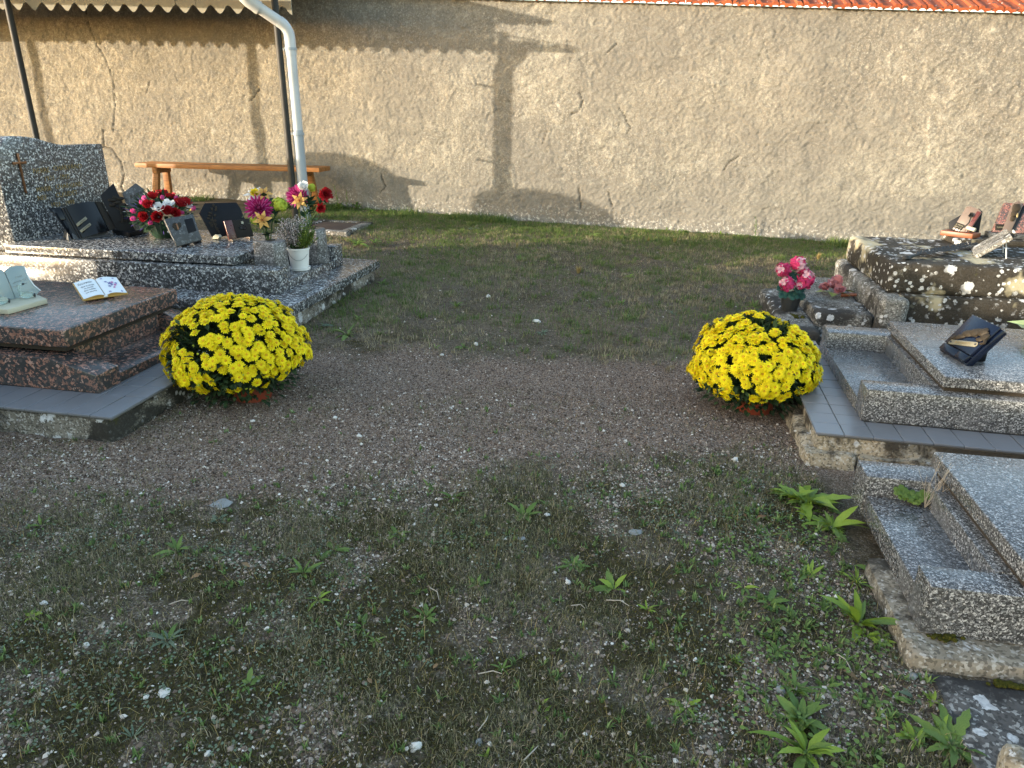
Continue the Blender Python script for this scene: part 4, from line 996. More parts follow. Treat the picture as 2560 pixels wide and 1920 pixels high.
heather('green', 46, (.028, .072), M['heath_green'], .08, .19, 30, .006)

# ------------------------------------------------------------------ plaques on the left tombs
def leaning(loc, yaw, tilt):                                  # local frame: x along the foot, -y the face, z up the leaning plate
    return Matrix.Rotation(-R(tilt), 4, 'X')
def plate(name, label, cat, loc, yaw, group=None): return thing(name, label, cat, loc, R(yaw), group)
FACE = Matrix.Rotation(R(90), 4, 'X')                         # letters lie in XY: turn them upright, facing -Y
def chamfer(w, h, c):                                         # octagonal outline
    return [(c, 0), (w - c, 0), (w, c), (w, h - c), (w - c, h), (c, h), (0, h - c), (0, c)]

K2 = lambda x, y: (x / 2.309, 375 + y / 2.309)
def poly(F, pts, m=K2): return [uv(F, *m(*p)) for p in pts]
def ccw(p):
    return p if sum(a[0] * b_[1] - b_[0] * a[1] for a, b_ in zip(p, p[1:] + p[:1])) > 0 else p[::-1]
def slab_on(F, pts, y0, y1, name, mat, root, m=K2, bevel=.002):   # a plate with the photographed outline, leaning in F
    return MB().prism(ccw(poly(F, pts, m)), y0, y1, M=root.matrix_basis.inverted() @ F).build(name, mat, root, bevel=bevel)

# curved black plaque with two brass tags
cp = plate('curved_plaque', 'glossy black wavy plaque with two brass tags in front of the headstone', 'memorial plaque', (-3.80, 4.165, .361), 55)
F = frame((-3.77, 4.175, .365), 52, 20); I = cp.matrix_basis.inverted() @ F
def sheet(F, tl, tr, br, bl, th, amp, ph, name, mat, root, n=16, off=0.0, m=K2):
    a, b_, c_, d_ = poly(F, (tl, tr, br, bl), m); vs, fs = [], []
    for i in range(n + 1):
        u = i / n; y = -amp * math.sin(ph[0] + (ph[1] - ph[0]) * u) - off
        t = (a[0] + (b_[0] - a[0]) * u, a[1] + (b_[1] - a[1]) * u + .35 * amp * math.sin(PI * u)); q = (d_[0] + (c_[0] - d_[0]) * u, d_[1] + (c_[1] - d_[1]) * u)
        vs += [(t[0], y, t[1]), (q[0], y, q[1]), (t[0], y + th, t[1]), (q[0], y + th, q[1])]
    for i in range(n):
        p = 4 * i; fs += [(p, p + 1, p + 5, p + 4), (p + 2, p + 6, p + 7, p + 3), (p, p + 4, p + 6, p + 2), (p + 1, p + 3, p + 7, p + 5)]
    fs += [(0, 2, 3, 1), (4 * n, 4 * n + 1, 4 * n + 3, 4 * n + 2)]
    return MB().add(vs, fs, M=root.matrix_basis.inverted() @ F).build(name, mat, root)
sheet(F, (352, 335), (548, 298), (632, 466), (450, 516), .014, .020, (-.6, 3.4), 'panel', M['black'], cp)
sheet(F, (300, 348), (350, 335), (448, 516), (412, 512), .012, .014, (2.4, 5.4), 'left_scroll', M['black'], cp)
sheet(F, (550, 298), (590, 305), (672, 448), (634, 466), .012, .006, (0, 3), 'relief_border', M['bronze_dark'], cp)
slab_on(F, [(278, 335), (352, 330), (380, 400), (345, 405)], .002, .014, 'wing', M['black'], cp)
for x0, x1 in ((356, 452), (372, 468)): sheet(F, (x0, 334), (x0 + 3, 333), (x1 + 3, 512), (x1, 513), .003, .0, (0, 1), 'gilt_line', M['bronze'], cp, 2, .012)
MB().hexa([(-.02, -.015, 0), (.24, -.015, 0), (.24, .12, 0), (-.02, .12, 0)], [(.0, .03, .075), (.22, .03, .075), (.22, .09, .075), (.0, .09, .075)]).build('foot', M['granite_dark'], cp, bevel=.004)
for i, q in enumerate(([(435, 432), (490, 390), (502, 402), (446, 446)], [(456, 470), (514, 425), (525, 437), (467, 482)])):
    t = MB().prism(ccw(poly(F, q)), -.027, -.023, M=I).build('brass_tag', M['brass'], cp, bevel=.001)
    (x0, z0), (x1, z1) = uv(F, *K2(q[3][0] + 6, q[3][1] - 9)), uv(F, *K2(q[2][0] - 2, q[2][1] - 2)); an = math.atan2(z1 - z0, x1 - x0)
    text('engraving', ('A MON', 'A NOTRE')[i], .013, M['letter_dark'], t, I @ Matrix.Translation(((x0 + x1) / 2, -.0275, (z0 + z1) / 2)) @ Matrix.Rotation(-an, 4, 'Y') @ FACE)

# dark open-book plaque with a tree
ob = plate('open_book_plaque', 'dark open-book plaque with a raised tree behind the red rose bowl', 'memorial plaque', (-3.62, 4.42, .361), 0)
F = frame((-3.575, 4.43, .392), 40, 12); I = ob.matrix_basis.inverted() @ F
slab_on(F, [(578, 262), (655, 192), (790, 485), (672, 462)], -.006, .010, 'leaf_page', M['slate'], ob)
F2 = frame((-3.50, 4.50, .392), 30, 12); I2 = ob.matrix_basis.inverted() @ F2
slab_on(F2, [(705, 250), (785, 192), (826, 222), (905, 400), (790, 480)], -.006, .010, 'leaf_page', M['granite_dark'], ob)
pts = [at(*K2(*p), .361) for p in ((650, 478), (748, 504), (860, 474), (700, 450))]; pts = [p - ob.location for p in pts]
MB().hexa([(p.x, p.y, 0) for p in pts], [(p.x, p.y, .030) for p in pts]).build('base', M['slate'], ob, bevel=.003)
def L3(F, x, y, o): u, v = uv(F, *K2(x, y)); return (u, o, v)
b = MB(); b.tube([L3(F, 708, 418, -.010), L3(F, 706, 380, -.011), L3(F, 694, 345, -.011), L3(F, 690, 310, -.010)], [.010, .007, .006, .003], 6, M=I)
b.tube([L3(F, 700, 355, -.010), L3(F, 720, 330, -.010), L3(F, 728, 312, -.010)], [.005, .004, .002], 5, M=I); b.tube([L3(F, 696, 350, -.010), L3(F, 665, 330, -.010), L3(F, 648, 318, -.010)], [.005, .004, .002], 5, M=I)
b.tube([L3(F, 688, 416, -.009), L3(F, 735, 408, -.009)], .006, 5, M=I)
b.build('tree_trunk', M['bronze_dark'], ob)
for x, y, rx in ((655, 290, .030), (690, 282, .030), (650, 318, .024), (712, 318, .026), (680, 302, .028), (665, 275, .022)):
    MB().blob(L3(F, x, y, -.009), (rx, .009, .014), int(x), 10, 5, .22, M=I).build('tree_foliage', M['bronze_dark'], ob)
u0, v0 = uv(F2, *K2(800, 262)); text('lettering', 'Regrets', .036, M['bronze'], ob, I2 @ Matrix.Translation((u0, -.0068, v0)) @ Matrix.Rotation(R(-28), 4, 'Y') @ FACE, shear=.3)

# rough heart plaque
hp_ = plate('heart_plaque', 'rough dark granite plaque with a bronze heart leaning before the rose bowl', 'memorial plaque', (-2.945, 4.12, .361), 0)
F = frame((-2.945, 4.115, .372), 52, 24); I = hp_.matrix_basis.inverted() @ F
slab_on(F, [(945, 405), (985, 392), (1040, 385), (1112, 370), (1135, 440), (1165, 520), (1100, 538), (1020, 560), (985, 490)], -.012, .012, 'panel', M['granite_dark'], hp_, bevel=.004)
for x, y in ((1060, 556), (1130, 540)):
    p = at(*K2(x, y), .361) - hp_.location; MB().box(p.x - .012, p.x + .012, p.y - .012, p.y + .05, 0, .022).build('foot', M['black'], hp_, bevel=.002)
slab_on(F, [(1015, 470), (992, 448), (994, 428), (1008, 422), (1018, 432), (1028, 420), (1042, 426), (1044, 446)], -.018, -.012, 'heart', M['bronze'], hp_)
slab_on(F, [(1010, 432), (1018, 428), (1030, 462), (1022, 466)], -.021, -.018, 'heart_band', M['copper'], hp_, bevel=.001)
slab_on(F, [(1060, 405), (1108, 395), (1132, 470), (1085, 485)], -.0135, -.012, 'smooth_field', M['slate'], hp_, bevel=.001)

# octagonal plaque with bronze branch
hx = plate('octagonal_plaque', 'eight-sided matt black plaque with a bronze flowering branch', 'memorial plaque', (-2.86, 4.50, .361), 0)
F = frame((-2.885, 4.475, .368), 44, 20); I = hx.matrix_basis.inverted() @ F
slab_on(F, [(165, 495), (225, 385), (570, 378), (612, 440), (685, 610), (655, 690), (600, 712), (330, 765), (300, 745)], -.008, .008, 'panel', M['slate'], hx, m=zz3)
for x, y, rr in ((370, 775, .030), (620, 715, .018)):
    p = at(*zz3(x, y), .361) - hx.location; MB().blob((p.x, p.y, .012), (rr, rr, .018), 3, 8, 5, .3).build('foot', M['marble'], hx)
H3 = lambda x, y, o: (uv(F, *zz3(x, y))[0], o, uv(F, *zz3(x, y))[1])
MB().tube([H3(400, 740, -.010), H3(345, 655, -.012), H3(310, 570, -.012), H3(300, 490, -.012), H3(320, 395, -.012)], [.004, .004, .003, .002, .001], 5, M=I).build('branch', M['bronze'], hx)
for i, (x, y, a) in enumerate([(300, 450, -30), (345, 460, 40), (280, 495, -50), (335, 520, 50), (265, 555, -60), (345, 435, 30), (320, 410, 0), (370, 690, 120), (360, 665, 80), (275, 525, -70)]):
    q = I @ Matrix.Translation(H3(x, y, -.010)) @ Matrix.Rotation(R(a), 4, 'Y')
    MB().hexa([(0, -.001, -.013), (.008, 0, -.003), (.008, 0, .003), (0, -.0, .013), (-.008, 0, .003), (-.008, 0, -.003)], [(0, -.005, -.010), (.005, -.005, -.003), (.005, -.005, .003), (0, -.005, .010), (-.005, -.005, .003), (-.005, -.005, -.003)], M=q).build('bronze_leaf', M['bronze'], hx)
for x, y in ((300, 575), (335, 580), (285, 605), (320, 610), (300, 635), (340, 620)):
    b = MB(); petal_ring(b, 5, .011, .009, R(20), 0, 0, .001, M_=I @ Matrix.Translation(H3(x, y, -.010)) @ Matrix.Rotation(R(90), 4, 'X')); b.build('bronze_blossom', M['bronze'], hx)

# small brown plaque with dark motif
sb = plate('small_plaque', 'small brown plaque with a dark leaf motif in front of the octagonal one', 'memorial plaque', (-2.755, 4.36, .361), 62)
T = Matrix.Translation((0, 0, .014)) @ leaning(0, 0, 18)
MB().box(.0, .058, -.008, .006, 0, .125, M=T).build('red_strip', M['red_trim'], sb, bevel=.002)
MB().box(.060, .185, -.007, .006, 0.002, .122, M=T).build('panel', M['bronze_dark'], sb, bevel=.002)
for x in (.02, .15): MB().box(x, x + .022, -.012, .045, 0, .016).build('foot', M['brown_marble'], sb, bevel=.002)
for i in range(6):
    a = -60 + i * 28; MB().hexa([(0, 0, 0), (.008, 0, .016), (0, 0, .036), (-.008, 0, .016)], [(0, -.003, .003), (.005, -.003, .016), (0, -.003, .030), (-.005, -.003, .016)], M=T @ Matrix.Translation((.12, -.008, .055)) @ Matrix.Rotation(R(a), 4, 'Y')).build('dark_petal', M['black'], sb)
b = MB(); petal_ring(b, 5, .012, .008, R(25), 0, M_=T @ Matrix.Translation((.125, -.010, .10)) @ Matrix.Rotation(R(90), 4, 'X')); b.build('pale_blossom', M['marble'], sb)

# open porcelain book on the red tomb
bk = thing('porcelain_book', 'open white porcelain book with handwriting and painted flowers on the red tomb', 'memorial book', (-2.507, 2.862, .396))
bk.rotation_euler = (R(25), 0, R(56)); bk.scale = (.62, .62, .62)
bw, bd_ = .150, .105
MB().box(-bw - .006, bw + .006, -bd_ - .006, bd_ + .006, 0, .010).build('cover', M['page_edge'], bk, bevel=.003)
def page(sx):
    N = 14; vs = []
    for i in range(N + 1):
        u = i / N; x = sx * (.002 + (bw - .002) * u); z = .016 + .020 * math.sin(PI * min(1, u * 1.08) ** .75) * (1 - .25 * u)
        for y in (-bd_, bd_): vs += [(x, y, .010), (x, y, z)]
    fs = []
    for i in range(N): p = 4 * i; fs += [(p, p + 4, p + 5, p + 1), (p + 2, p + 3, p + 7, p + 6), (p + 1, p + 5, p + 7, p + 3), (p, p + 2, p + 6, p + 4)]
    fs += [(0, 1, 3, 2), (4 * N, 4 * N + 2, 4 * N + 3, 4 * N + 1)]
    mi = [1, 1, 0, 1] * N + [1, 1]
    b = MB(); b.add(vs, fs); b.mi = mi; return b.build('page', [M['page'], M['page_edge']], bk)
pl, pr_ = page(-1), page(1)
MB().hexa([(-.1, .02, -.085), (.1, .02, -.085), (.1, .08, -.112), (-.1, .08, -.112)], [(-.1, .02, -.002), (.1, .02, -.002), (.1, .08, -.002), (-.1, .08, -.002)]).build('prop', M['page_edge'], bk)
MB().blob((0, -bd_ - .004, .014), (.016, .006, .010), 1, 8, 5, .05).build('spine_cap', M['white_pot'], bk)
def pz(x): u = abs(x) / bw; return .016 + .020 * math.sin(PI * min(1, u * 1.08) ** .75) * (1 - .25 * u) + .0012
for ln, y, sz, xx in (('Souvenir', .055, .034, -.088), ('Que le temps', .022, .020, -.08), ('ne saurait', -.004, .020, -.08), ('faire oublier', -.030, .020, -.08), ('ton sourire', -.056, .020, -.08)):
    # letters follow the gentle swell of the page
    o = text('handwriting', ln, sz, M['letter_dark'], pl, Matrix.Translation((xx, y, 0)), .0003, shear=.35, width=.78)
    for v in o.data.vertices: v.co.z += pz(v.co.x)
for i, (x, y, s_, mt) in enumerate([(.07, .015, .016, 'ink_blue'), (.09, .03, .014, 'ink_pink'), (.10, -.005, .015, 'ink_pink'), (.06, -.02, .013, 'ink_blue'), (.085, -.035, .012, 'ink_pink'), (.115, .02, .012, 'ink_blue'), (.05, .04, .010, 'ink_blue'), (.035, .085, .009, 'ink_blue'), (.115, .085, .010, 'ink_blue'), (.12, -.085, .010, 'ink_blue'), (.04, -.085, .010, 'ink_blue'), (.08, .0, .012, 'ink_blue')]):
    b = MB(); petal_ring(b, 5, s_, s_ * .6, 0.02, 0, pz(x) - .0004, .001, M_=Matrix.Translation((x, y, 0))); b.build('painted_flower', M[mt], pr_, smooth=False)

# clear glass plaque with swans on a marble base
g = G('greenish_glass'); bs = g.n('ShaderNodeBsdfPrincipled'); bs.inputs['Base Color'].default_value = (.80, .92, .88, 1); bs.inputs['Roughness'].default_value = .05
bs.inputs['Transmission Weight'].default_value = .9; bs.inputs['IOR'].default_value = 1.35; g.t.links.new(bs.outputs[0], g.out.inputs[0]); M['glass'] = g.m
g = G('frosted_glass'); bs = g.n('ShaderNodeBsdfPrincipled'); bs.inputs['Base Color'].default_value = (.33, .42, .44, 1); bs.inputs['Roughness'].default_value = .18
bs.inputs['Transmission Weight'].default_value = .35; bs.inputs['IOR'].default_value = 1.3; g.t.links.new(bs.outputs[0], g.out.inputs[0]); M['glass_plate'] = g.m
gp = thing('glass_plaque', 'scroll-shaped glass plaque with glass swans on a marble base at the left edge', 'memorial plaque', (-2.74, 2.58, .361))
K6 = lambda x, y: (x / 6.144, 640 + y / 6.144)
bp4 = [at(*K6(*p), .384) - gp.location for p in ((110, 820), (720, 655), (560, 585), (-260, 700), (-220, 800))]
MB().hexa([(p.x, p.y, 0) for p in bp4], [(p.x, p.y, .023) for p in bp4]).build('base', M['marble'], gp, bevel=.003)
F = frame(at(*K6(240, 650), .384), 76, 16); I = gp.matrix_basis.inverted() @ F
slab_on(F, [(240, 655), (165, 470), (66, 237), (150, 168), (230, 152), (345, 152), (372, 165), (405, 255), (450, 350), (520, 445), (622, 530), (560, 590), (420, 640)], -.004, .004, 'pane', M['glass_plate'], gp, m=K6, bevel=.001)
slab_on(F, [(230, 655), (56, 240), (0, 205), (-90, 215), (-150, 330), (-230, 520), (-60, 690)], -.003, .005, 'pane', M['glass_plate'], gp, m=K6, bevel=.001)
slab_on(F, [(372, 165), (405, 255), (450, 350), (520, 445), (622, 530), (612, 542), (508, 455), (436, 356), (390, 258), (358, 165)], -.0055, .0055, 'bevelled_edge', M['page'], gp, m=K6, bevel=.001)
for (x, y), s_ in (((280, 330), 'A toi'), ((300, 395), 'pour la vie'), ((310, 455), 'et toujours')):
    u, v = uv(F, *K6(x, y)); text('engraving', s_, .014, M['letter_pale'], gp, I @ Matrix.Translation((u, -.0052, v)) @ Matrix.Rotation(R(-6), 4, 'Y') @ FACE, shear=.3)
def swan(px, py, k):
    Mx = Matrix.Translation(at(*K6(px, py), .384) - gp.location) @ Matrix.Rotation(R(60 + 20 * k), 4, 'Z') @ Matrix.Scale(.8, 4)
    MB().blob((0, 0, .022), (.036, .020, .022), k, 10, 6, .06, M=Mx).build('swan_body', M['glass'], gp)
    MB().tube([(-.020, 0, .030), (-.032, 0, .055), (-.024, 0, .080), (-.010, 0, .086)], [.010, .007, .006, .006], 8, M=Mx).build('swan_neck', M['glass'], gp)
    MB().blob((-.004, 0, .085), (.008, .006, .006), 1, 6, 4, .05, M=Mx).build('swan_head', M['letter_dark'], gp)
    MB().blob((.038, 0, .014), (.007, .007, .014), 2, 6, 4, .05, M=Mx).build('swan_tail', M['letter_dark'], gp)
swan(420, 655, 0); swan(40, 745, 1)

# ------------------------------------------------------------------ ornaments on the right tombs
bp = plate('book_plaque', 'navy-black closed-book plaque with bronze relief and brass tag on right tomb', 'memorial plaque', (1.208, 3.02, .313), -80)
T = leaning(0, 0, 37)
MB().box(.0, .186, -.006, .020, .0, .176, M=T).build('back_cover', M['navy'], bp, bevel=.003)
MB().box(.004, .180, -.020, -.007, .036, .178, M=T).build('front_cover', M['navy'], bp, bevel=.004)
MB().box(.004, .112, -.018, -.007, .004, .033, M=T).build('spine_band', M['navy'], bp, bevel=.003)
MB().box(.117, .180, -.022, -.007, .004, .033, M=T).build('spine_band', M['navy'], bp, bevel=.003)
MB().box(.04, .14, .04, .10, 0, .075).build('rest', M['black'], bp, bevel=.006)
TT = T @ Matrix.Translation((.103, -.021, .108)) @ Matrix.Rotation(R(-21), 4, 'Y')
b = MB()
for p, r in (((-.050, -.002, -.010), (.026, .006, .011)), ((-.020, -.003, .004), (.032, .009, .016)), ((.014, -.004, .008), (.030, .010, .020)), ((.046, -.005, .008), (.022, .011, .020)), ((.066, -.003, -.012), (.020, .008, .018)), ((.048, -.003, -.024), (.018, .006, .010)), ((-.066, -.001, -.014), (.016, .005, .008))):
    b.blob(p, r, int(p[0] * 1000) + 99, 9, 6, .14, M=TT)
b.tube([(-.07, -.001, -.014), (-.084, -.001, -.020), (-.094, -.001, -.026)], [.007, .006, .004], 6, M=TT); b.tube([(-.07, -.001, -.010), (-.082, -.001, -.006), (-.090, -.001, -.004)], [.006, .004, .002], 6, M=TT)
b.tube([(.072, -.002, -.02), (.078, -.002, -.04), (.06, -.002, -.044)], [.006, .006, .004], 6, M=TT)
b.build('sleeping_figure_relief', M['bronze'], bp)
TG = T @ Matrix.Translation((.034, 0, .036)) @ Matrix.Rotation(R(-15.8), 4, 'Y')
tg = MB().prism([(.0, .003), (.005, -.003), (.135, -.003), (.142, .004), (.142, .013), (.135, .019), (.005, .019), (.0, .013)], -.0235, -.0205, M=TG).build('brass_tag', M['brass'], bp, bevel=.001)
text('engraving', 'REGRETS', .014, M['gold'], tg, TG @ Matrix.Translation((.071, -.0242, .003)) @ FACE, width=1.35)
for x in (.009, .133): MB().box(x - .003, x + .003, -.026, -.0235, .005, .011, M=TG).build('screw', M['letter_dark'], tg)

def flat_leaf(b, L_, W_, n=8): pass
pb = plate('brown_plaque', 'brown marble plaque with bronze rose on an orange base on the old tomb', 'memorial plaque', (1.965, 5.02, .490), -38)
MB().hexa([(-.10, -.055, 0), (.085, -.055, 0), (.10, .05, 0), (-.10, .05, 0)], [(-.10, -.055, .03), (.085, -.055, .03), (.10, .05, .03), (-.10, .05, .03)]).build('base', M['orange_base'], pb, bevel=.003)
T = Matrix.Translation((-.055, .01, .036)) @ Matrix.Rotation(R(14), 4, 'Y') @ leaning(0, 0, 20)
MB().prism([(0, 0), (.095, 0), (.095, .15), (.08, .162), (.02, .165), (.0, .155)], -.007, .007, M=T).build('panel', M['brown_marble'], pb, bevel=.002)
MB().box(.070, .094, -.010, -.007, 0.0, .15, M=T).build('red_band', M['red_trim'], pb, bevel=.001)
MB().box(.0, .052, -.011, -.007, .012, .048, M=T).build('inscription_plate', M['bronze_dark'], pb, bevel=.001)
text('engraving', 'A MON', .013, M['brass'], pb, T @ Matrix.Translation((.026, -.0115, .032)) @ FACE); text('engraving', 'EPOUX', .013, M['brass'], pb, T @ Matrix.Translation((.026, -.0115, .017)) @ FACE)
b = MB(); petal_ring(b, 6, .022, .016, R(40), R(20), M_=T @ Matrix.Translation((.055, -.008, .115)) @ FACE, tip=.8); petal_ring(b, 4, .016, .012, R(65), R(10), M_=T @ Matrix.Translation((.055, -.008, .115)) @ FACE, tip=.8)
b.build('bronze_rose', M['lead'], pb, smooth=False)
MB().tube([(.055, -.010, .11), (.065, -.010, .07), (.055, -.010, .03)], .003, 5, M=T).build('rose_stem', M['lead'], pb)
for x, y in ((-.04, -.03), (.0, -.045), (.04, -.03), (-.06, .0)): MB().tube([(x, y, .03), (x * .8 + .01, y + .02, .055)], .003, 5).build('peg', M['lead'], pb)
MB().tube([(.035, -.02, .06), (.085, -.03, .052)], .012, 8).build('pendant', M['marble'], pb)
ps = plate('slate_plaque', 'plain dark blue slate plaque leaning behind the brown plaque', 'memorial plaque', (2.03, 5.08, .492), -20)
T = leaning(0, 0, 12)
MB().prism([(-.10, .0), (.06, .0), (.052, .15), (.03, .168), (-.05, .13), (-.12, .07)], -.008, .008, M=T).build('panel', M['slate'], ps, bevel=.002)
MB().box(-.06, .03, .005, .05, 0, .03).build('foot', M['slate'], ps, bevel=.003)
pr2 = plate('rose_granite_plaque', 'red granite plaque with bronze relief at the right edge of old tomb', 'memorial plaque', (2.19, 5.02, .492), -4)
T = Matrix.Translation((0, 0, .03)) @ leaning(0, 0, 18)
MB().prism([(-.05, 0), (.22, 0), (.22, .185), (.0, .185)], -.012, .012, M=T).build('panel', M['granite_rose'], pr2, bevel=.002)
MB().box(-.07, .24, -.05, .05, 0, .032).build('base', M['granite_dark'], pr2, bevel=.004)
MB().prism([(.0, -.0), (.05, .0), (.10, .17), (.075, .20), (.04, .18), (.015, .06)], -.02, -.012, M=T).build('relief_panel', M['brown_marble'], pr2, bevel=.002)
MB().prism([(.052, .0), (.068, .0), (.12, .17), (.104, .172)], -.019, -.012, M=T).build('dark_band', M['black'], pr2, bevel=.001)
for p, r in (((.062, -.024, .15), (.026, .008, .028)), ((.055, -.026, .115), (.022, .008, .02)), ((.05, -.024, .085), (.016, .006, .016))): MB().blob(p, r, 2, 9, 6, .2, M=T).build('relief', M['bronze'], pr2)
MB().blob((.072, -.032, .105), (.006, .004, .016), 2, 7, 5, .1, M=T @ Matrix.Rotation(R(0), 4, 'Y')).build('gilt_bud', M['gold'], pr2)
MB().box(-.035, .03, -.018, -.012, .012, .05, M=T).build('inscription_plate', M['bronze_dark'], pr2, bevel=.001)
text('engraving', 'REGRETS', .012, M['brass'], pr2, T @ Matrix.Translation((-.002, -.0187, .026)) @ FACE)

tp = plate('tilted_stone_desk', 'small tilted granite tablet on a metal prop on top of old tomb', 'memorial tablet', (1.90, 4.62, .452), -108)
T = leaning(0, 0, 50)
rough_box('tablet', (-.14, .17, -.012, .012, 0, .20), M['old_step'], tp, .02, .002, .004, 2, rot=(-R(50), 0, 0))
MB().box(.0, .03, -.012, .03, .185, .225, M=T).build('lip', M['old_step'], tp, bevel=.002)
for x in (-.09, .12): MB().tube([(x, .13, .115), (x, .155, .002)], .0035, 6).build('prop', M['zinc'], tp)
lf = thing('metal_palm', 'dark grey metal palm leaf lying on the old stone tomb', 'grave ornament', (1.43, 4.27, .456), R(46))
MB().tube([(0, 0, .012), (.10, .0, .016), (.40, .0, .022), (.78, 0, .015)], [.012, .007, .006, .002], 7).build('midrib', M['lead'], lf)
MB().blob((-.01, 0, .014), (.03, .020, .014), 2, 8, 5, .15).build('knot', M['lead'], lf)
g = random.Random(3)
for i in range(17):
    u = .10 + .64 * i / 16; L_ = .155 * (1 - .55 * abs(i / 16 - .25))
    for s_ in (-1, 1):
        a = R(24 + g.uniform(-4, 4)); d = Vector((math.cos(a), s_ * math.sin(a), .06)); q = Vector((u, 0, .017)); sd = Vector((-d.y, d.x, 0))
        MB().add([q, q + d * L_ * .45 + sd * .010 + Vector((0, 0, .004)), q + d * L_ - Vector((0, 0, .012)), q + d * L_ * .45 - sd * .010 + Vector((0, 0, .004)), q + d * L_ * .45 + Vector((0, 0, .012))],
                 [(0, 3, 4), (3, 2, 4), (2, 1, 4), (1, 0, 4)]).build('leaflet', M['lead'], lf, smooth=False)

# pink geraniums in a grey pot, ceramic rose, green ceramic ornament
gpz = .098
pg = thing('geranium_pot', 'artificial pink geraniums in a dark grey pot on the low stone kerb', 'potted plant', (.880, 4.405, gpz))
MB().lathe([(.042, 0), (.045, .003), (.058, .078), (.062, .079), (.062, .092), (.057, .092), (.052, .075), (0, .073)], 24, cap=False).build('pot', M['grey_pot'], pg)
ger = [flower_mesh('geranium', 'cluster', [M['hot_pink'], M['pale_pink']], s) for s in (11, 12)]; g = random.Random(6)
st, P = MB(), []
for p, sc in (((.01, -.01, .285), .98), ((.035, .01, .255), .8), ((-.072, -.02, .245), .98), ((-.045, -.05, .172), 1.0), ((.060, -.03, .195), 1.12), ((.075, .01, .215), .8), ((.03, -.05, .165), .6)):
    p = Vector(p); d = (CAMV - pg.location).normalized() * .6 + Vector((p.x * 6, p.y * 4, .5)); put('geranium', ger[int(p.x * 1000) % 2], pg, aim(p, d, g.uniform(0, 6), sc)); st.tube([(p.x * .15, p.y * .15, .07), (p.x * .6, p.y * .6, p.z * .6), p], .0028, 5)
st.build('stems', M['teal_leaf'], pg, smooth=False)
for k, (x, y, z, s_) in enumerate([(-.05, -.03, .10, .05), (.0, -.05, .105, .055), (.045, -.035, .10, .05), (-.02, -.02, .21, .055), (-.06, .01, .13, .045), (.02, -.06, .14, .04), (.05, .02, .13, .045)]):
    b = MB(); petal_ring(b, 7, s_ * .62, s_ * .46, R(12), R(-20), 0, .001, M_=aim((x, y, z), Vector((x * 4, -.6, .8)), k, 1), tip=.8); b.build('leaf', M['teal_leaf'], pg, smooth=False)
cr = thing('ceramic_rose', 'pink glazed ceramic rose lying on the stone step beside the geranium pot', 'grave ornament', (1.165, 4.60, .162), R(-30))
for p, r in (((0, 0, .055), .060), ((-.045, -.04, .045), .042), ((.045, -.045, .045), .042), ((0, .03, .09), .034)):
    b = MB()
    for n, l, w_, e in ((6, r, r * .9, 25), (5, r * .9, r * .8, 50), (4, r * .75, r * .6, 70)): petal_ring(b, n, l, w_, R(e), R(28), -.01, .004, M_=Matrix.Translation(p) @ Matrix.Rotation(R(35), 4, 'X'), tip=.9, jit=.2)
    b.build('rose', M['rose_china'], cr, smooth=False)
for a in range(6):
    d = Vector((math.cos(a * 1.05 - .3), math.sin(a * 1.05 - .3), 0)); b = MB(); leaves(b, [(d * .03 + Vector((0, 0, .02)), d + Vector((0, 0, .1)))], .095, .055, g=random.Random(a)); b.build('leaf', M['leaf_china'], cr, smooth=False)
MB().tube([(.05, -.02, .012), (.13, .01, .022)], [.012, .010], 8).build('stalk', M['orange_base'], cr)
co = thing('ceramic_leaf_ornament', 'pale green ceramic leaf ornament on the slab at the right edge', 'grave ornament', (1.66, 3.25, .313), R(10))
g = random.Random(8)
for k in range(9):
    a = k * .7; b = MB(); leaves(b, [((0, 0, .04), (math.cos(a), math.sin(a), g.uniform(.1, .9)))], .10, .075, g=g, fold=.5); b.build('leaf', M['lettuce'], co, smooth=False)
MB().blob((0, 0, .045), (.045, .045, .045), 1, 9, 6, .15).build('heart', M['leaf_china'], co)

M['weed_small'] = chipmat('tiny_weed_leaves', [(0, (.06, .11, .03)), (.5, (.11, .18, .05)), (1, (.20, .28, .09))], 0.6, 0.25)
M['turf_mix'] = chipmat('brown_and_green_turf', [(0, (.06, .05, .022)), (.3, (.13, .105, .055)), (.55, (.17, .155, .07)), (.8, (.25, .20, .12)), (1, (.36, .30, .19))], 0.8, 0.15)
M['dry'] = chipmat('dry_grass', [(0, (.14, .115, .065)), (.5, (.25, .205, .12)), (1, (.42, .36, .23))], 0.8, 0.15)
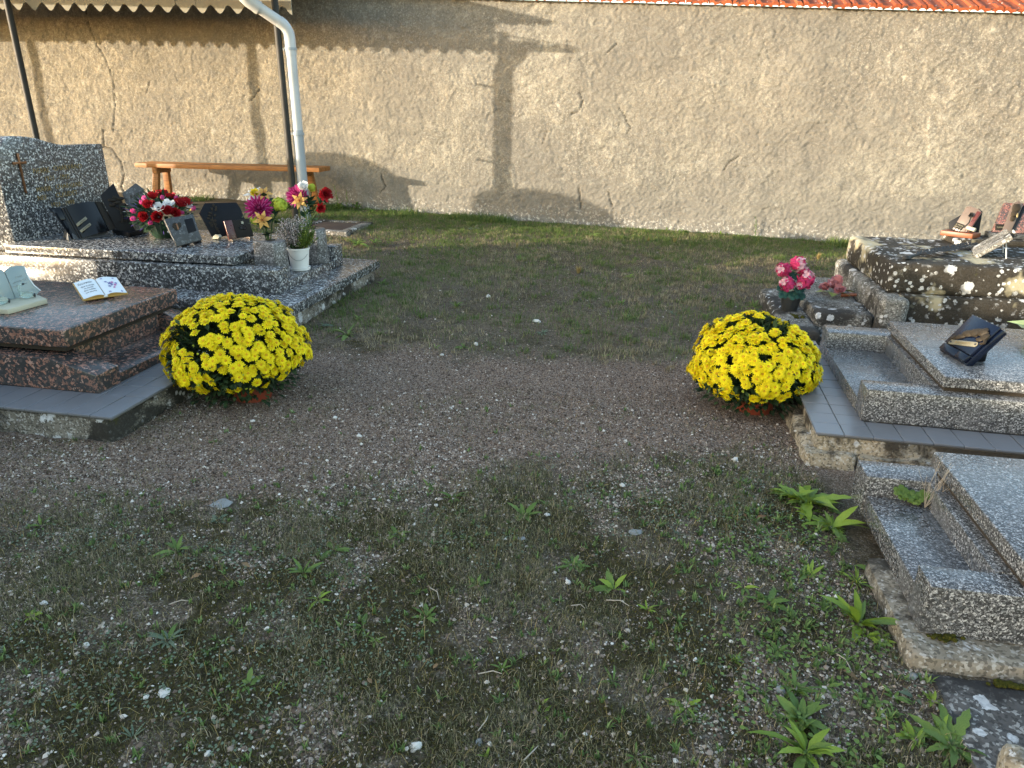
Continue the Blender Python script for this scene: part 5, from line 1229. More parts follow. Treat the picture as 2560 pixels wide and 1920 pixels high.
# ------------------------------------------------------------------ loose cover on the ground
def blocked(x, y, pad=0.0):
    b = (x < -1.955 + pad) & (y > 2.12 - pad) & (y < 3.36 + pad)
    b |= (x < -1.985 + pad) & (y > 3.66 - pad) & (y < 5.02 + pad)
    b |= (x > .63 - pad) & (y > 2.49 - pad) & (y < 3.74 + pad)
    b |= (x > .668 - pad) & (y > 1.45 - pad) & (y < 2.5)
    b |= (x > .715 - pad) & (y < 1.46)
    b |= (x > .80 - pad) & (y > 3.93 - pad) & (y < 5.22 + pad)
    b |= (x > -3.44) & (x < -2.83) & (y > 6.46) & (y < 7.17)
    return b | (y > 8.11)
def sample(n, x0, x1, y0, y1, near=1.0, dens=None, seed=0):
    r = np.random.default_rng(seed); X_, Y_ = [], []; got = 0
    while got < n:
        y = y0 + (y1 - y0) * r.random(n) ** near; x = x0 + (x1 - x0) * r.random(n)
        k = ~blocked(x, y) & (np.abs(x + .30 * .6) < 0.62 + 0.86 * y)
        if dens is not None: k &= r.random(n) < dens(x, y)
        X_.append(x[k]); Y_.append(y[k]); got += k.sum()
        if k.sum() == 0: break
    return np.concatenate(X_)[:n], np.concatenate(Y_)[:n], r
gz = lambda x, y: gh(x, y) + (fbm(x, y, 30, 3, 6) - 0.5) * 0.014 * (1 - 0.55 * gravel_mask(x, y))
def grit(name, x, y, r, size, flat=.7, mat=None):           # five-sided chips lying on the soil
    n = len(x); a = r.uniform(0, 2 * PI, n); z = gz(x, y) - size * .15; K = 5; el = r.uniform(.55, 1.0, n); rot = r.uniform(0, PI, n); ring = []
    tx, ty = r.uniform(-.35, .35, n), r.uniform(-.35, .35, n)
    for k in range(K):
        rr = size * r.uniform(.7, 1.15, n); u, v = np.cos(a + 2 * PI * k / K) * rr, np.sin(a + 2 * PI * k / K) * rr * el
        dx, dy = u * np.cos(rot) - v * np.sin(rot), u * np.sin(rot) + v * np.cos(rot); ring.append(np.stack([x + dx, y + dy, z + dx * tx + dy * ty], -1))
    ring.append(np.stack([x + size * r.uniform(-.4, .4, n), y + size * r.uniform(-.4, .4, n), z + size * flat * r.uniform(.6, 1.2, n) + size * .15], -1))
    v = np.stack(ring, 1).reshape(-1, 3); t = np.array([(k, (k + 1) % K, K) for k in range(K)])
    return tag(soup(name, v, (np.arange(n)[:, None, None] * 6 + t[None]).reshape(-1, 3), mat or M['grit']), kind='stuff')
def blades(name, x, y, r, L, W, mat, lean=(.2, 1.0)):
    n = len(x); a = r.uniform(0, 2 * PI, n); d = np.stack([np.cos(a), np.sin(a)], -1); s = np.stack([-np.sin(a), np.cos(a)], -1) * (W / 2)[:, None]
    ln = r.uniform(*lean, n); z = gz(x, y) - .002; b = np.stack([x, y], -1)
    h1 = L * .55 * np.cos(ln * .6); o1 = L * .55 * np.sin(ln * .6); h2 = h1 + L * .45 * np.cos(ln * 1.3); o2 = o1 + L * .45 * np.sin(ln * 1.3)
    def p(off, side, h): return np.concatenate([b + d * off[:, None] + s * side, (z + h)[:, None]], 1)
    zero = np.zeros(n)
    v = np.stack([p(zero, 1, zero), p(zero, -1, zero), p(o1, .8, h1), p(o1, -.8, h1), p(o2, 0, h2)], 1).reshape(-1, 3)
    t = np.array([(0, 1, 3), (0, 3, 2), (2, 3, 4)]); f = (np.arange(n)[:, None, None] * 5 + t[None]).reshape(-1, 3)
    return tag(soup(name, v, f, mat), kind='stuff')
near_den = lambda x, y: .25 + .75 * smooth(.40, .60, fbm(x, y, 3.1, 4, 7))
x, y, r = sample(90000, -3.2, 1.0, .72, 2.9, 1.25, lambda x, y: (1 - .55 * gravel_mask(x, y)) * (1 - .75 * moss_mask(x, y)) * near_den(x, y), 21)
grit('grit', x, y, r, np.clip(r.lognormal(-5.75, .48, len(x)), .0014, .010))
x, y, r = sample(95000, -3.4, 1.2, 1.5, 4.3, 1.0, lambda x, y: gravel_mask(x, y), 22)
grit('gravel', x, y, r, np.clip(r.lognormal(-5.62, .40, len(x)), .0017, .009), mat=M['gravel_chip'])
x, y, r = sample(14000, -3.6, 2.6, 3.3, 8.0, .85, None, 23)
grit('scattered_gravel', x, y, r, np.clip(r.lognormal(-5.3, .42, len(x)), .002, .013), mat=M['gravel_chip'])
den = lambda x, y: (1 - .9 * gravel_mask(x, y)) * (1 - .6 * moss_mask(x, y)) * (.12 + .88 * smooth(.44, .60, fbm(x, y, 2.9, 4, 3)))
x, y, r = sample(85000, -3.2, 1.0, .72, 3.0, 1.2, den, 24)
blades('short_grass', x, y, r, r.uniform(.008, .026, len(x)), r.uniform(.0009, .0019, len(x)), M['grass'], (.3, 1.35))
x, y, r = sample(80000, -3.2, 1.0, .72, 3.6, 1.2, lambda x, y: moss_mask(x, y) ** 1.3, 25)
blades('moss', x, y, r, r.uniform(.004, .010, len(x)), r.uniform(.0012, .0026, len(x)), M['mossy'], (.1, .9))
x, y, r = sample(55000, -3.9, 3.0, 3.25, 8.12, .95, lambda x, y: (1 - gravel_mask(x, y)) * (.18 + .6 * smooth(.40, .6, fbm(x, y, 2.2, 4, 2))), 26)
blades('dry_turf', x, y, r, r.uniform(.012, .034, len(x)), r.uniform(.0014, .003, len(x)), M['turf_mix'], (.4, 1.35))
x, y, r = sample(60000, -4.2, 3.0, 3.3, 8.12, .8, green_mask, 27)
blades('green_turf', x, y, r, r.uniform(.015, .045, len(x)), r.uniform(.0018, .0038, len(x)), M['grass_green'], (.3, 1.2))
def clumps(name, n, per, spread, x0, x1, y0, y1, dens, L, W, mat, seed):
    cx, cy, r = sample(n, x0, x1, y0, y1, .9, dens, seed); k = len(cx); s = r.uniform(.5, 1.3, k) * spread
    x, y = (np.repeat(cx, per) + r.normal(size=k * per) * np.repeat(s, per)), (np.repeat(cy, per) + r.normal(size=k * per) * np.repeat(s, per))
    q = ~blocked(x, y); x, y = x[q], y[q]; blades(name, x, y, r, r.uniform(*L, len(x)), r.uniform(*W, len(x)), mat, (.2, 1.25))
clumps('green_clumps', 1100, 34, .03, -4.0, 3.0, 3.5, 8.1, lambda x, y: .25 + .75 * green_mask(x, y), (.02, .055), (.002, .004), M['grass_green'], 41)
clumps('dry_clumps', 1300, 26, .03, -4.0, 3.0, 3.4, 8.0, lambda x, y: smooth(.45, .6, fbm(x, y, 1.9, 3, 7)), (.015, .045), (.0018, .0035), M['dry'], 42)
clumps('grey_clumps', 900, 26, .022, -3.0, 1.0, .75, 2.9, lambda x, y: 1 - .85 * gravel_mask(x, y), (.010, .032), (.0009, .0018), M['grass'], 43)
clumps('small_weeds', 800, 8, .003, -3.0, .9, .75, 2.9, lambda x, y: 1 - .9 * gravel_mask(x, y), (.010, .026), (.003, .006), M['weed_small'], 44)
clumps('small_weeds', 190, 9, .004, -.1, .9, .75, 2.4, lambda x, y: smooth(.0, .4, x), (.014, .036), (.004, .008), M['weed_small'], 45)
x, y, r = sample(9000, -5.4, 3.2, 7.75, 8.11, 1.0, lambda x, y: smooth(.42, .6, fbm(x, y * 0, 1.7, 3, 5)), 28)
blades('grass_along_wall', x, y, r, r.uniform(.03, .10, len(x)), r.uniform(.003, .006, len(x)), M['grass_green'], (.2, 1.1))
x, y, r = sample(2600, -3.0, 1.0, .75, 3.2, 1.2, lambda x, y: 1 - .9 * gravel_mask(x, y), 29)
blades('fine_straw', x, y, r, r.uniform(.02, .06, len(x)), r.uniform(.0007, .0013, len(x)), M['straw'], (.9, 1.5))
# little round leaves creeping among the weeds on the right
def round_leaves(name, x, y, r, size, mat, hmax=.02):
    n = len(x); a = r.uniform(0, 2 * PI, n); tx, ty = r.uniform(-.35, .35, n), r.uniform(-.35, .35, n); z = gz(x, y) + r.uniform(.003, hmax, n); K = 6
    v = [np.stack([x, y, z - size * .12], -1)]
    for k in range(K):
        c_, s_ = np.cos(a + 2 * PI * k / K) * size * (.75 if k == 0 else 1), np.sin(a + 2 * PI * k / K) * size * (.75 if k == 0 else 1)
        v.append(np.stack([x + c_, y + s_, z + c_ * tx + s_ * ty], -1))
    v = np.stack(v, 1).reshape(-1, 3); t = np.array([(0, 1 + k, 1 + (k + 1) % K) for k in range(K)])
    return tag(soup(name, v, (np.arange(n)[:, None, None] * (K + 1) + t[None]).reshape(-1, 3), mat), kind='stuff')
x, y, r = sample(900, -.1, .85, .8, 2.1, 1.0, lambda x, y: smooth(.05, .5, x) * smooth(.47, .60, fbm(x, y, 5, 3, 2)), 30)
round_leaves('creeping_clover', x, y, r, r.uniform(.003, .007, len(x)), M['weed_b'])
x, y, r = sample(4200, -2.8, .8, .8, 2.6, 1.2, lambda x, y: (1 - gravel_mask(x, y)) * smooth(.50, .62, fbm(x, y, 4, 3, 6)), 31)
round_leaves('seedlings', x, y, r, r.uniform(.0018, .0042, len(x)), M['weed_c'], .012)

# ------------------------------------------------------------------ weeds, each its own plant
def leaf_mesh(name, L_, W_, lobes, bend, mat, seed, petiole=.18):
    g = random.Random(seed); N = 9; vs = []
    for i in range(N + 1):
        u = i / N; wdt = W_ * (math.sin(PI * min(1, max(0, (u - petiole * .5) / (1 - petiole * .5))) ** .8) ** .8 if u > petiole * .5 else 0) * .5 + .0012
        if u > petiole and i < N: wdt *= 1 + lobes * (1 if i % 2 else -1) * .5 * (1 - u * .5)
        a = .55 - bend * u; z = L_ * (u * .35 - bend * .42 * u * u); x = L_ * u * (1 - .06 * bend); f = .28 * wdt
        vs += [(x, -wdt, z + f + g.uniform(-.001, .001)), (x, 0, z), (x, wdt, z + f + g.uniform(-.001, .001))]
    fs = []
    for i in range(N): p = 3 * i; fs += [(p, p + 1, p + 4, p + 3), (p + 1, p + 2, p + 5, p + 4)]
    return MB().add(vs, fs).mesh(name, mat, smooth=True)
LEAF = {}
for key, (L_, W_, lob) in {'plain': (1, .19, .22), 'toothed': (1, .22, .55), 'broad': (1, .28, .25), 'narrow': (1, .11, .1)}.items():
    for mt in ('weed_a', 'weed_b', 'weed_c'):
        LEAF[key, mt] = [leaf_mesh('leaf', L_, W_, lob, bd, M[mt], i) for i, bd in enumerate((.6, 1.0, 1.35))]
plants = []
def rosette(px, py, rpx, key='plain', mt='weed_b', n=9, up=.35, seed=None, cat='weed', name='rosette_weed', desc='green rosette weed'):
    g = random.Random(seed if seed is not None else int(px * 7 + py)); p = at(px, py, 0); z = float(gz(np.array(p.x), np.array(p.y))); p = at(px, py, z)
    dist = (p - CAMV).length; rad = rpx / F_PX * dist
    root = thing(name, None, cat, (p.x, p.y, z - .003)); n += 6 if rpx > 60 else 3; parts = rpx >= 34; mb = MB()
    for k in range(n):
        a = 2 * PI * k / n + g.uniform(-.35, .35); e = g.uniform(.05, 1) ** 1.3 * up * 1.35; L_ = rad * 1.15 * g.uniform(.40, 1.15) * (1 - .25 * min(1, e))
        Mx = Matrix.Rotation(a, 4, 'Z') @ Matrix.Rotation(-e, 4, 'Y') @ Matrix.Rotation(g.uniform(-.4, .4), 4, 'X') @ Matrix.Diagonal((L_, L_ * g.uniform(.8, 1.15), L_, 1))
        m2 = mt if g.random() < .8 else 'weed_b'
        if parts: put('leaf', g.choice(LEAF[key, m2]), root, Mx)
        else:
            me = g.choice(LEAF[key, mt]); mb.add([v.co for v in me.vertices], [tuple(q.vertices) for q in me.polygons], 0, Mx)
    if not parts: mb.build('leaves', M[mt], root)
    plants.append((root, px, py, desc, rpx)); return root
A2 = lambda x, y: (x / 2.023, 1100 + y / 2.023)
B2 = lambda x, y: (900 + x / 2.023, 1100 + y / 2.023)
C2 = lambda x, y: (1860 + x / 2.1, 1130 + y / 2.1)
D2 = lambda x, y: (700 + x / 1.77, 500 + y / 1.77)
for x, y, rr, key, mt, n, up in [(210, 440, 62, 'plain', 'weed_b', 9, .7), (895, 565, 95, 'plain', 'weed_b', 12, .55), (1165, 580, 75, 'narrow', 'weed_c', 8, .25), (1690, 555, 88, 'toothed', 'weed_b', 9, .25),
        (1535, 670, 92, 'plain', 'weed_b', 14, .5), (1610, 805, 72, 'plain', 'weed_a', 7, .4), (1590, 935, 60, 'narrow', 'weed_b', 8, .5), (1830, 945, 72, 'broad', 'weed_b', 11, .4), (1895, 1020, 52, 'broad', 'weed_b', 9, .4),
        (850, 1015, 88, 'plain', 'weed_c', 12, .45), (1260, 1235, 88, 'broad', 'weed_b', 7, .35), (1390, 1268, 55, 'narrow', 'weed_a', 5, .5), (1690, 1228, 40, 'narrow', 'weed_b', 7, .4), (670, 1505, 64, 'narrow', 'weed_c', 9, .4),
        (1510, 1442, 40, 'plain', 'weed_a', 6, .5), (230, 775, 42, 'narrow', 'weed_b', 8, .4), (160, 892, 46, 'broad', 'weed_a', 7, .4), (1985, 668, 36, 'narrow', 'weed_b', 7, .6), (1980, 475, 52, 'plain', 'weed_b', 7, .25), (1100, 408, 52, 'broad', 'weed_c', 7, .3)]:
    rosette(*A2(x, y), rr / 2.023 * 1.06, key, mt, n, up)
for x, y, rr, key, mt, n, up in [(350, 235, 52, 'plain', 'weed_b', 9, .5), (470, 295, 82, 'plain', 'weed_b', 10, .35), (830, 385, 98, 'toothed', 'weed_b', 12, .3), (945, 328, 52, 'plain', 'weed_b', 7, .4), (190, 480, 66, 'toothed', 'weed_b', 9, .25),
        (1515, 328, 48, 'plain', 'weed_b', 9, .6), (1075, 635, 78, 'toothed', 'weed_b', 9, .35), (590, 735, 70, 'plain', 'weed_b', 10, .35), (655, 695, 46, 'plain', 'weed_b', 6, .4), (1285, 755, 98, 'broad', 'weed_a', 7, .4),
        (1455, 858, 58, 'plain', 'weed_a', 7, .5), (335, 895, 76, 'toothed', 'weed_b', 9, .4), (720, 1155, 52, 'plain', 'weed_b', 9, .45), (1280, 1220, 82, 'narrow', 'weed_b', 7, .4), (915, 1332, 46, 'plain', 'weed_a', 6, .6),
        (925, 1392, 58, 'plain', 'weed_a', 6, .4), (1650, 1345, 104, 'toothed', 'weed_a', 11, .25), (640, 1610, 60, 'plain', 'weed_a', 5, 1.0), (1400, 1605, 82, 'narrow', 'weed_b', 11, .4), (1890, 1115, 48, 'plain', 'weed_a', 7, .6),
        (1890, 395, 52, 'narrow', 'weed_b', 12, .5), (1940, 745, 66, 'plain', 'weed_a', 7, .4), (1720, 520, 32, 'narrow', 'weed_b', 6, .3), (1600, 480, 46, 'plain', 'weed_c', 6, .3), (1560, 1100, 30, 'narrow', 'weed_c', 6, .3), (990, 1070, 34, 'plain', 'weed_b', 5, .8), (1480, 900, 40, 'plain', 'weed_c', 6, .3)]:
    rosette(*B2(x, y), rr / 2.023 * 1.06, key, mt, n, up)
for x, y, rr, key, mt, n, up, ds in [(330, 270, 160, 'toothed', 'weed_b', 15, .45, 'broad leafy weed clump'), (455, 400, 130, 'plain', 'weed_a', 12, .45, 'dock-like weed'), (250, 250, 90, 'toothed', 'weed_a', 9, .5, 'broad leafy weed clump'), (410, 290, 80, 'plain', 'weed_b', 9, .5, 'broad leafy weed clump'), (340, 320, 60, 'plain', 'weed_a', 8, .7, 'broad leafy weed clump'), (290, 1480, 80, 'plain', 'weed_b', 9, .5, 'green rosette weed'), (1040, 1470, 70, 'toothed', 'weed_a', 8, .8, 'small upright weed'), (640, 960, 60, 'broad', 'weed_a', 8, .4, 'pale green crinkled weed'), (130, 795, 84, 'toothed', 'weed_b', 10, .35, 'green rosette weed'),
        (600, 905, 185, 'plain', 'weed_b', 13, .55, 'large long-leaved weed'), (270, 1255, 88, 'plain', 'weed_b', 9, .45, 'green rosette weed'), (300, 1410, 115, 'broad', 'weed_b', 10, .4, 'green rosette weed'),
        (325, 1580, 190, 'plain', 'weed_a', 6, .6, 'bright green weed with four long paddle leaves'), (1090, 1540, 145, 'toothed', 'weed_b', 12, .4, 'large long-leaved weed'), (340, 650, 76, 'plain', 'weed_a', 9, .6, 'green rosette weed'),
        (590, 690, 70, 'narrow', 'weed_a', 14, .7, 'grassy weed'), (700, 640, 70, 'broad', 'weed_c', 9, .2, 'low grey-green weed'), (435, 805, 58, 'narrow', 'weed_a', 9, .5, 'green rosette weed'), (130, 445, 60, 'plain', 'weed_b', 7, .4, 'green rosette weed'),
        (850, 1485, 55, 'broad', 'weed_a', 4, .9, 'small upright weed'), (540, 1090, 46, 'plain', 'weed_b', 6, .5, 'green rosette weed'), (180, 1040, 50, 'broad', 'weed_b', 5, .3, 'green rosette weed'), (900, 1510, 70, 'plain', 'weed_a', 6, .7, 'small upright weed'),
        (790, 1290, 55, 'broad', 'weed_b', 7, .35, 'low round-leaved weed'), (900, 1290, 60, 'broad', 'weed_c', 7, .35, 'low round-leaved weed'), (990, 1310, 44, 'broad', 'weed_a', 8, .6, 'pale green crinkled weed'), (690, 1330, 42, 'broad', 'weed_b', 6, .4, 'low round-leaved weed'),
        (720, 990, 46, 'broad', 'weed_a', 7, .4, 'pale green crinkled weed'), (430, 1230, 60, 'toothed', 'weed_b', 8, .3, 'green rosette weed')]:
    rosette(*C2(x, y), rr / 2.1 * 1.28, key, mt if rr < 100 or mt == 'weed_a' else ('weed_a' if n % 2 else 'weed_b'), n + (6 if rr > 80 else 2), up * 1.15, desc=ds)
for x, y, rr, key, mt, n, up, ds in [(690, 655, 30, 'plain', 'weed_b', 9, .6, 'green rosette weed'), (815, 655, 46, 'plain', 'weed_b', 10, .5, 'green rosette weed'), (1260, 660, 52, 'narrow', 'weed_b', 10, .5, 'green rosette weed'), (1440, 695, 28, 'plain', 'weed_b', 7, .5, 'green rosette weed'),
        (300, 600, 78, 'plain', 'weed_b', 12, .45, 'leafy weed'), (200, 560, 42, 'broad', 'weed_c', 8, .4, 'leafy weed'), (345, 525, 40, 'plain', 'weed_b', 9, .5, 'leafy weed'), (440, 595, 42, 'narrow', 'weed_b', 14, .7, 'grassy weed'), (1340, 590, 34, 'plain', 'weed_b', 8, .4, 'green rosette weed'), (1160, 590, 44, 'plain', 'weed_c', 8, .3, 'green rosette weed'),
        (1540, 340, 34, 'plain', 'weed_a', 9, .5, 'green rosette weed'), (1550, 525, 44, 'narrow', 'weed_b', 12, .5, 'grassy weed'), (1510, 460, 34, 'plain', 'weed_b', 8, .5, 'green rosette weed'), (2095, 475, 56, 'narrow', 'weed_b', 16, .8, 'grassy weed'), (1880, 515, 44, 'narrow', 'weed_b', 12, .5, 'grassy weed'), (1735, 505, 34, 'narrow', 'weed_c', 12, .6, 'grassy weed'),
        (340, 200, 62, 'plain', 'weed_b', 14, .5, 'leafy weed'), (420, 190, 44, 'plain', 'weed_b', 10, .5, 'leafy weed'), (450, 370, 34, 'plain', 'weed_b', 8, .4, 'leafy weed'), (500, 425, 34, 'plain', 'weed_b', 8, .4, 'leafy weed'), (370, 470, 34, 'plain', 'weed_b', 8, .4, 'leafy weed'), (780, 475, 50, 'narrow', 'weed_b', 22, .8, 'grass tuft'), (1060, 268, 34, 'narrow', 'weed_b', 18, .8, 'grass tuft'),
        (1710, 140, 34, 'narrow', 'weed_b', 12, .9, 'grassy weed'), (1790, 145, 36, 'plain', 'weed_b', 12, .7, 'leafy weed'), (1950, 155, 26, 'plain', 'weed_a', 9, .7, 'leafy weed'), (1460, 115, 26, 'narrow', 'weed_b', 12, .9, 'grassy weed'), (860, 130, 40, 'plain', 'weed_c', 10, .4, 'leafy weed'), (1380, 160, 46, 'plain', 'weed_b', 12, .4, 'leafy weed')]:
    rosette(*D2(x, y), rr / 1.77, key, mt, n, up, desc=ds)
for x, y, rr, n, up, ds in [(848, 522, 26, 14, .9, 'leafy weed'), (892, 520, 30, 16, .7, 'leafy weed'), (930, 530, 22, 12, .6, 'leafy weed'), (880, 500, 22, 12, .7, 'leafy weed')]:
    rosette(x, y, rr, 'plain', 'weed_b', n, up, desc=ds)
def tuft(px, py, h, n, mat, label, spread=.5, name='dry_grass_tuft', w_=.004):
    p = at(px, py, 0); z = float(gz(np.array(p.x), np.array(p.y))); p = at(px, py, z); g = random.Random(int(px)); b = MB()
    for k in range(n):
        a = g.uniform(0, 2 * PI); e = g.uniform(.1, 1) * spread; L_ = h * g.uniform(.6, 1.1); d = Vector((math.cos(a), math.sin(a), 0)); s = Vector((-d.y, d.x, 0)) * w_ / 2
        q = d * g.uniform(0, .012); m_ = q + d * L_ * .5 * math.sin(e * .6) + Vector((0, 0, L_ * .5)); t = m_ + d * L_ * .5 * math.sin(e * 1.4) + Vector((0, 0, L_ * .5 * math.cos(e * 1.4)))
        b.add([q - s, q + s, m_ + s * .8, m_ - s * .8, t], [(0, 1, 2, 3), (3, 2, 4)])
    o = b.build(name, mat, None, (p.x, p.y, z), smooth=False); return tag(o, label, 'grass tuft')
tuft(1446, 683, .07, 60, M['straw'], 'largest straw-yellow grass tuft in the middle of the turf', .8)
tuft(1293, 620, .06, 22, M['straw'], 'thin straw tuft left of the largest straw-yellow tuft, nearer the wall', .4)
tuft(1686, 606, .06, 40, M['straw'], 'straw tuft near the wall, right one of two close together', .8)
tuft(1621, 604, .05, 26, M['straw'], 'straw tuft near the wall, left one of two close together', .8)
tuft(2045, 648, .07, 50, M['straw'], 'straw tuft in front of the wall just left of the old tomb', .9)
def stalk(px, py, h, n, label, seed):
    p = at(px, py, 0); z = float(gz(np.array(p.x), np.array(p.y))); p = at(px, py, z); g = random.Random(seed); t = thing('tall_weed', label, 'weed', (p.x, p.y, z))
    top = Vector((g.uniform(-.04, .04), -.02, h)); MB().tube([(0, 0, 0), top * .5 + Vector((.01, 0, 0)), top], [.004, .003, .001], 5).build('stem', M['weed_b'], t)
    for k in range(n):
        u = .12 + .86 * k / n; a = k * 2.4; L_ = h * .30 * (1 - u * .5); put('leaf', g.choice(LEAF['narrow', 'weed_b']), t, Matrix.Translation(top * u) @ Matrix.Rotation(a, 4, 'Z') @ Matrix.Rotation(-.6, 4, 'Y') @ Matrix.Diagonal((L_, L_ * 1.3, L_, 1)))
stalk(1887, 592, .22, 16, 'single tall thin weed against the foot of the wall', 3)
stalk(846, 524, .28, 18, 'taller weed stalk by the wall right of the downpipe', 4)
stalk(868, 522, .22, 14, 'shorter weed stalk by the wall right of the downpipe', 5)

# each plant's label: band of depth, then its order from the left
bands = [(1800, 'along the bottom edge of the picture'), (1640, 'in the second row up from the bottom edge'), (1480, 'in the third row up, in the mossy foreground'),
         (1370, 'in the middle of the mossy foreground'), (1180, 'at the near edge of the bare gravel'), (840, 'at the far edge of the bare gravel'), (700, 'in the turf beyond the gravel'), (0, 'in the grass towards the wall')]
order = ['leftmost', 'second from left', 'third from left', 'fourth from left', 'fifth from left', 'sixth from left', 'seventh from left', 'eighth from left', 'ninth from left', 'tenth from left', 'eleventh from left', 'twelfth from left', 'thirteenth from left',
         'fourteenth from left', 'fifteenth from left', 'sixteenth from left', 'seventeenth from left', 'eighteenth from left', 'nineteenth from left', 'twentieth from left', 'twenty-first from left', 'twenty-second from left', 'twenty-third from left', 'twenty-fourth from left']
for i, (lim, where) in enumerate(bands):
    hi = bands[i - 1][0] if i else 9e9
    row = sorted([p for p in plants if lim <= p[2] < hi], key=lambda p: p[1])
    for k, (o, px, py, ds, rp) in enumerate(row):
        tag(o, f'{ds if len(ds.split()) < 6 else " ".join(ds.split()[:4])}, {order[k]} {where}', None, 'low green weeds in the ground')

# ------------------------------------------------------------------ single stones, dead leaves, twigs
def pebble(px, py, rpx, mat, label, seed, flat=.55, name='stone', cat='stone'):
    p = at(px, py, 0); z = float(gz(np.array(p.x), np.array(p.y))); p = at(px, py, z); r_ = rpx / F_PX * (p - CAMV).length
    o = MB().blob((0, 0, 0), (r_, r_ * .8, r_ * flat), seed, 9, 6, .22).build(name, mat, None, (p.x, p.y, z + r_ * flat * .3), (0, 0, seed)); return tag(o, label, cat, 'loose stones on the ground')
for i, (px, py, r_, mt, fl, lb) in enumerate([(1342, 804, 10, 'pebble', .45, 'pale flat stone in the turf midway between the chrysanthemums'), (1221, 743, 7, 'pebble', .7, 'rounded pale stone in the turf left of centre'), (1190, 862, 7, 'pebble', .6, 'small white stone at the far edge of the gravel, beside a weed'),
        (1105, 888, 5, 'pebble', .6, 'tiny white stone on the gravel left of centre'), (632, 1054, 6, 'pebble', .6, 'white stone on the gravel below the left chrysanthemum'), (838, 1046, 7, 'pebble', .6, 'pale stone on the gravel right of the left chrysanthemum'), (898, 1091, 7, 'pebble', .6, 'pale stone in the gravel, further from the left chrysanthemum'),
        (1838, 1151, 9, 'pebble', .7, 'yellowish white stone on bare soil beside the cracked tomb base'), (1420, 1458, 8, 'pebble', .7, 'white stone in the middle of the mossy foreground'), (1556, 1215, 8, 'pebble', .7, 'cream stone at the near edge of the gravel, right of centre'), (1040, 1868, 13, 'pebble', .7, 'largest white stone, near the bottom edge'),
        (1197, 1857, 10, 'pebble_grey', .5, 'greyish stone near the bottom edge, right of the largest white one'), (1225, 1862, 7, 'pebble', .7, 'small pale stone beside a greyish one near the bottom edge'), (216, 1614, 7, 'pebble', .7, 'lone white stone on the left of the mossy foreground'), (366, 1745, 7, 'pebble', .7, 'white stone low on the left, below the lone white one'),
        (1091, 1264, 7, 'pebble', .4, 'white disc-like stone under a rosette weed'), (1304, 1347, 10, 'pebble_grey', .25, 'flat pale grey chip in the mossy foreground'), (552, 1261, 26, 'pebble_grey', .08, 'thin grey slate chip at the near edge of the gravel on the left'), (1368, 1288, 8, 'pebble', .5, 'pinkish cream stone between two rosette weeds'),
        (110, 1510, 8, 'pebble', .6, 'pale stone at the far left of the mossy foreground'), (520, 1885, 8, 'pebble', .6, 'pale stone at the bottom edge, left of centre'), (412, 1732, 15, 'pebble', .22, 'thin white splinter low on the left'), (1590, 1332, 16, 'pebble_grey', .25, 'long grey chip in the right foreground'), (2283, 1692, 11, 'pebble_grey', .5, 'greyish pink stone beside the worn slab'), (1952, 1728, 12, 'pebble_grey', .5, 'grey stone among the weeds at the lower right'),
        (984, 526, 16, 'ochre_stone', .45, 'ochre rounded stone lying in the grass at the foot of the wall')]):
    pebble(px, py, r_, M[mt], lb, i, fl)
def deadleaf(px, py, rpx, rz, label):
    p = at(px, py, 0); z = float(gz(np.array(p.x), np.array(p.y))); p = at(px, py, z); r_ = rpx / F_PX * (p - CAMV).length
    tag(link('dead_leaf', leaf_mesh('dead_leaf', 2 * r_, .8 * r_, 0, .5, M['dry_leaf'], int(px)), None, (p.x, p.y, z + .006), (.1, -.1, rz)), label, 'leaf', 'dead leaves on the ground')
for px, py, r_, rz, lb in [(2145, 1706, 17, 2.7, 'brown oval leaf lying on dark soil at the lower right'), (1890, 1300, 12, .3, 'orange-brown curled leaf beside the leafy clump at the right'), (477, 1451, 12, .6, 'tan dead leaf on the left of the mossy foreground'), (625, 1422, 12, 3, 'pale brown dead leaf right of the tan one, mossy foreground'), (930, 1714, 9, 2.6, 'reddish brown dead leaf in the lower middle'),
        (1083, 1676, 8, 1, 'round rust-coloured dead leaf in the lower middle'), (1985, 1440, 13, 2.9, 'red-brown dead leaf among the right-hand weeds'), (2037, 1865, 12, 1.2, 'russet dead leaf inside the bright green paddle-leaved weed'), (1510, 1218, 6, .3, 'small orange leaf at the near edge of the gravel'), (1862, 1297, 6, 1.6, 'small amber leaf beside the orange-brown curled leaf')]:
    deadleaf(px, py, r_, rz, lb)
def twig(px0, py0, px1, py1, label):
    a, b = at(px0, py0, 0), at(px1, py1, 0); a.z = float(gz(np.array(a.x), np.array(a.y))) + .006; b.z = float(gz(np.array(b.x), np.array(b.y))) + .008; o = a.copy(); md = (a + b) / 2 + Vector((.006, .004, .006))
    tag(MB().tube([a - o, md - o, b - o], [.0016, .0014, .0008], 5).build('twig', M['twig'], None, o), label, 'twig', 'dry twigs on the ground')
for q, lb in [((1075, 1470, 1098, 1502), 'thin dry twig left of the middle in the mossy foreground'), ((1195, 1686, 1255, 1690), 'reddish dry twig in the lower middle'), ((1428, 1518, 1462, 1526), 'short pale twig in the middle of the foreground'), ((1515, 1506, 1572, 1524), 'thin twig below a broad-leaved weed, right foreground'), ((424, 1513, 472, 1508), 'pale straw twig on the left of the foreground'), ((1195, 1830, 1220, 1795), 'upright thin twig near the bottom edge'), ((1310, 1905, 1345, 1870), 'leaning twig at the bottom edge'), ((2080, 1640, 2132, 1688), 'bare twig with pale end beside the brown oval leaf')]:
    twig(*q, lb)
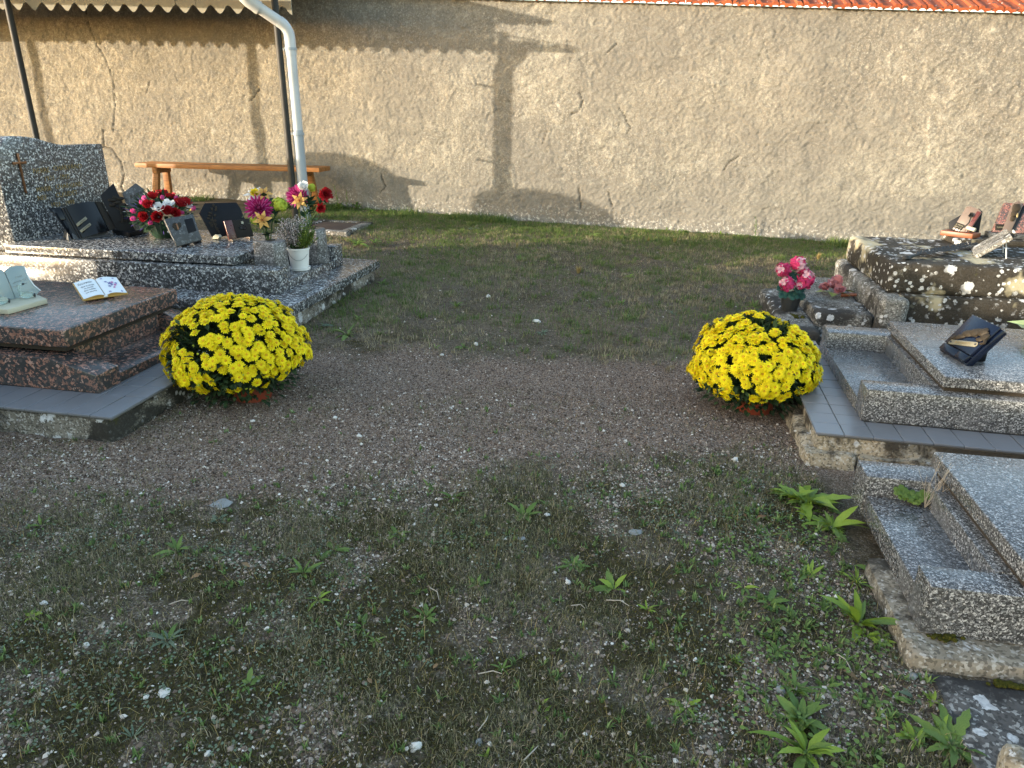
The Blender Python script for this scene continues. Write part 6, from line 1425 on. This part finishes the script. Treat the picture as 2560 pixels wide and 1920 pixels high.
# dead stems and a green sprig on the ledge of the near right tomb
dw = thing('dead_weed', 'dry bare weed stems standing on the ledge of the near right tomb', 'weed', (.872, 2.03, .118)); g = random.Random(12)
for k in range(11):
    a = g.uniform(-2.2, 1.2); e = g.uniform(.1, .9); L_ = g.uniform(.09, .19); d = Vector((math.sin(e) * math.cos(a), math.sin(e) * math.sin(a) * .4, math.cos(e)))
    m_ = d * L_ * .5 + Vector((g.uniform(-.008, .008), 0, 0)); t_ = d * L_
    MB().tube([(0, 0, 0), m_, t_], [.0009, .0007, .0004], 4).tube([m_, m_ + d * L_ * .3 + Vector((g.uniform(-.03, .03), 0, .01))], [.0006, .0003], 4).build('dry_stem', M['twig'], dw)
gs = thing('sprig', 'small bright green leafy sprig growing from the ledge joint of the near right tomb', 'weed', (.825, 2.055, .117))
for k in range(9):
    b = MB(); petal_ring(b, 5, .018, .015, R(14), R(-10), 0, .001, M_=aim((g.uniform(-.035, .05), g.uniform(-.012, .012), g.uniform(.008, .035)), (g.uniform(-.4, .4), -.6, .8), k), tip=.7); b.build('leaf', M['weed_b'], gs, smooth=False)
def mosspad(px, py, z, rx, ry, rz, label, seed):
    p = at(px, py, z); g = random.Random(seed); b = MB()
    for k in range(22):
        u, v = g.gauss(0, .42), g.gauss(0, .42); s_ = g.uniform(.25, .5) * max(.35, 1 - math.hypot(u, v) * .6); b.blob((u * rx, v * ry, 0), (max(.006, rx * s_ * .7), max(.006, ry * s_), rz * s_ * 2), k, 7, 4, .25)
    tag(b.build('moss_cushion', M['moss_pad'], None, (p.x, p.y, z)), label, 'moss', 'moss cushions on the stones')
g_ = G('moss_cushion'); c = g_.mix(g_.noise(90, 4), (.018, .02, .004), (.085, .08, .014)); M['moss_pad'] = g_.done(c, 1.0, g_.bump(g_.noise(160, 3), 1.0, .006), spec=.1)
mosspad(2368, 1592, .050, .045, .018, .010, 'dark green moss pad in front of the near right tomb', 1)
mosspad(1995, 792, .098, .045, .055, .016, 'green moss cushion on the low kerb below the geranium pot', 2)
mosspad(2553, 1537, .12, .020, .008, .018, 'round olive moss patch on the front of the near right tomb', 3)
mosspad(2520, 1712, .022, .05, .015, .008, 'moss strip under the pale base stone', 4)
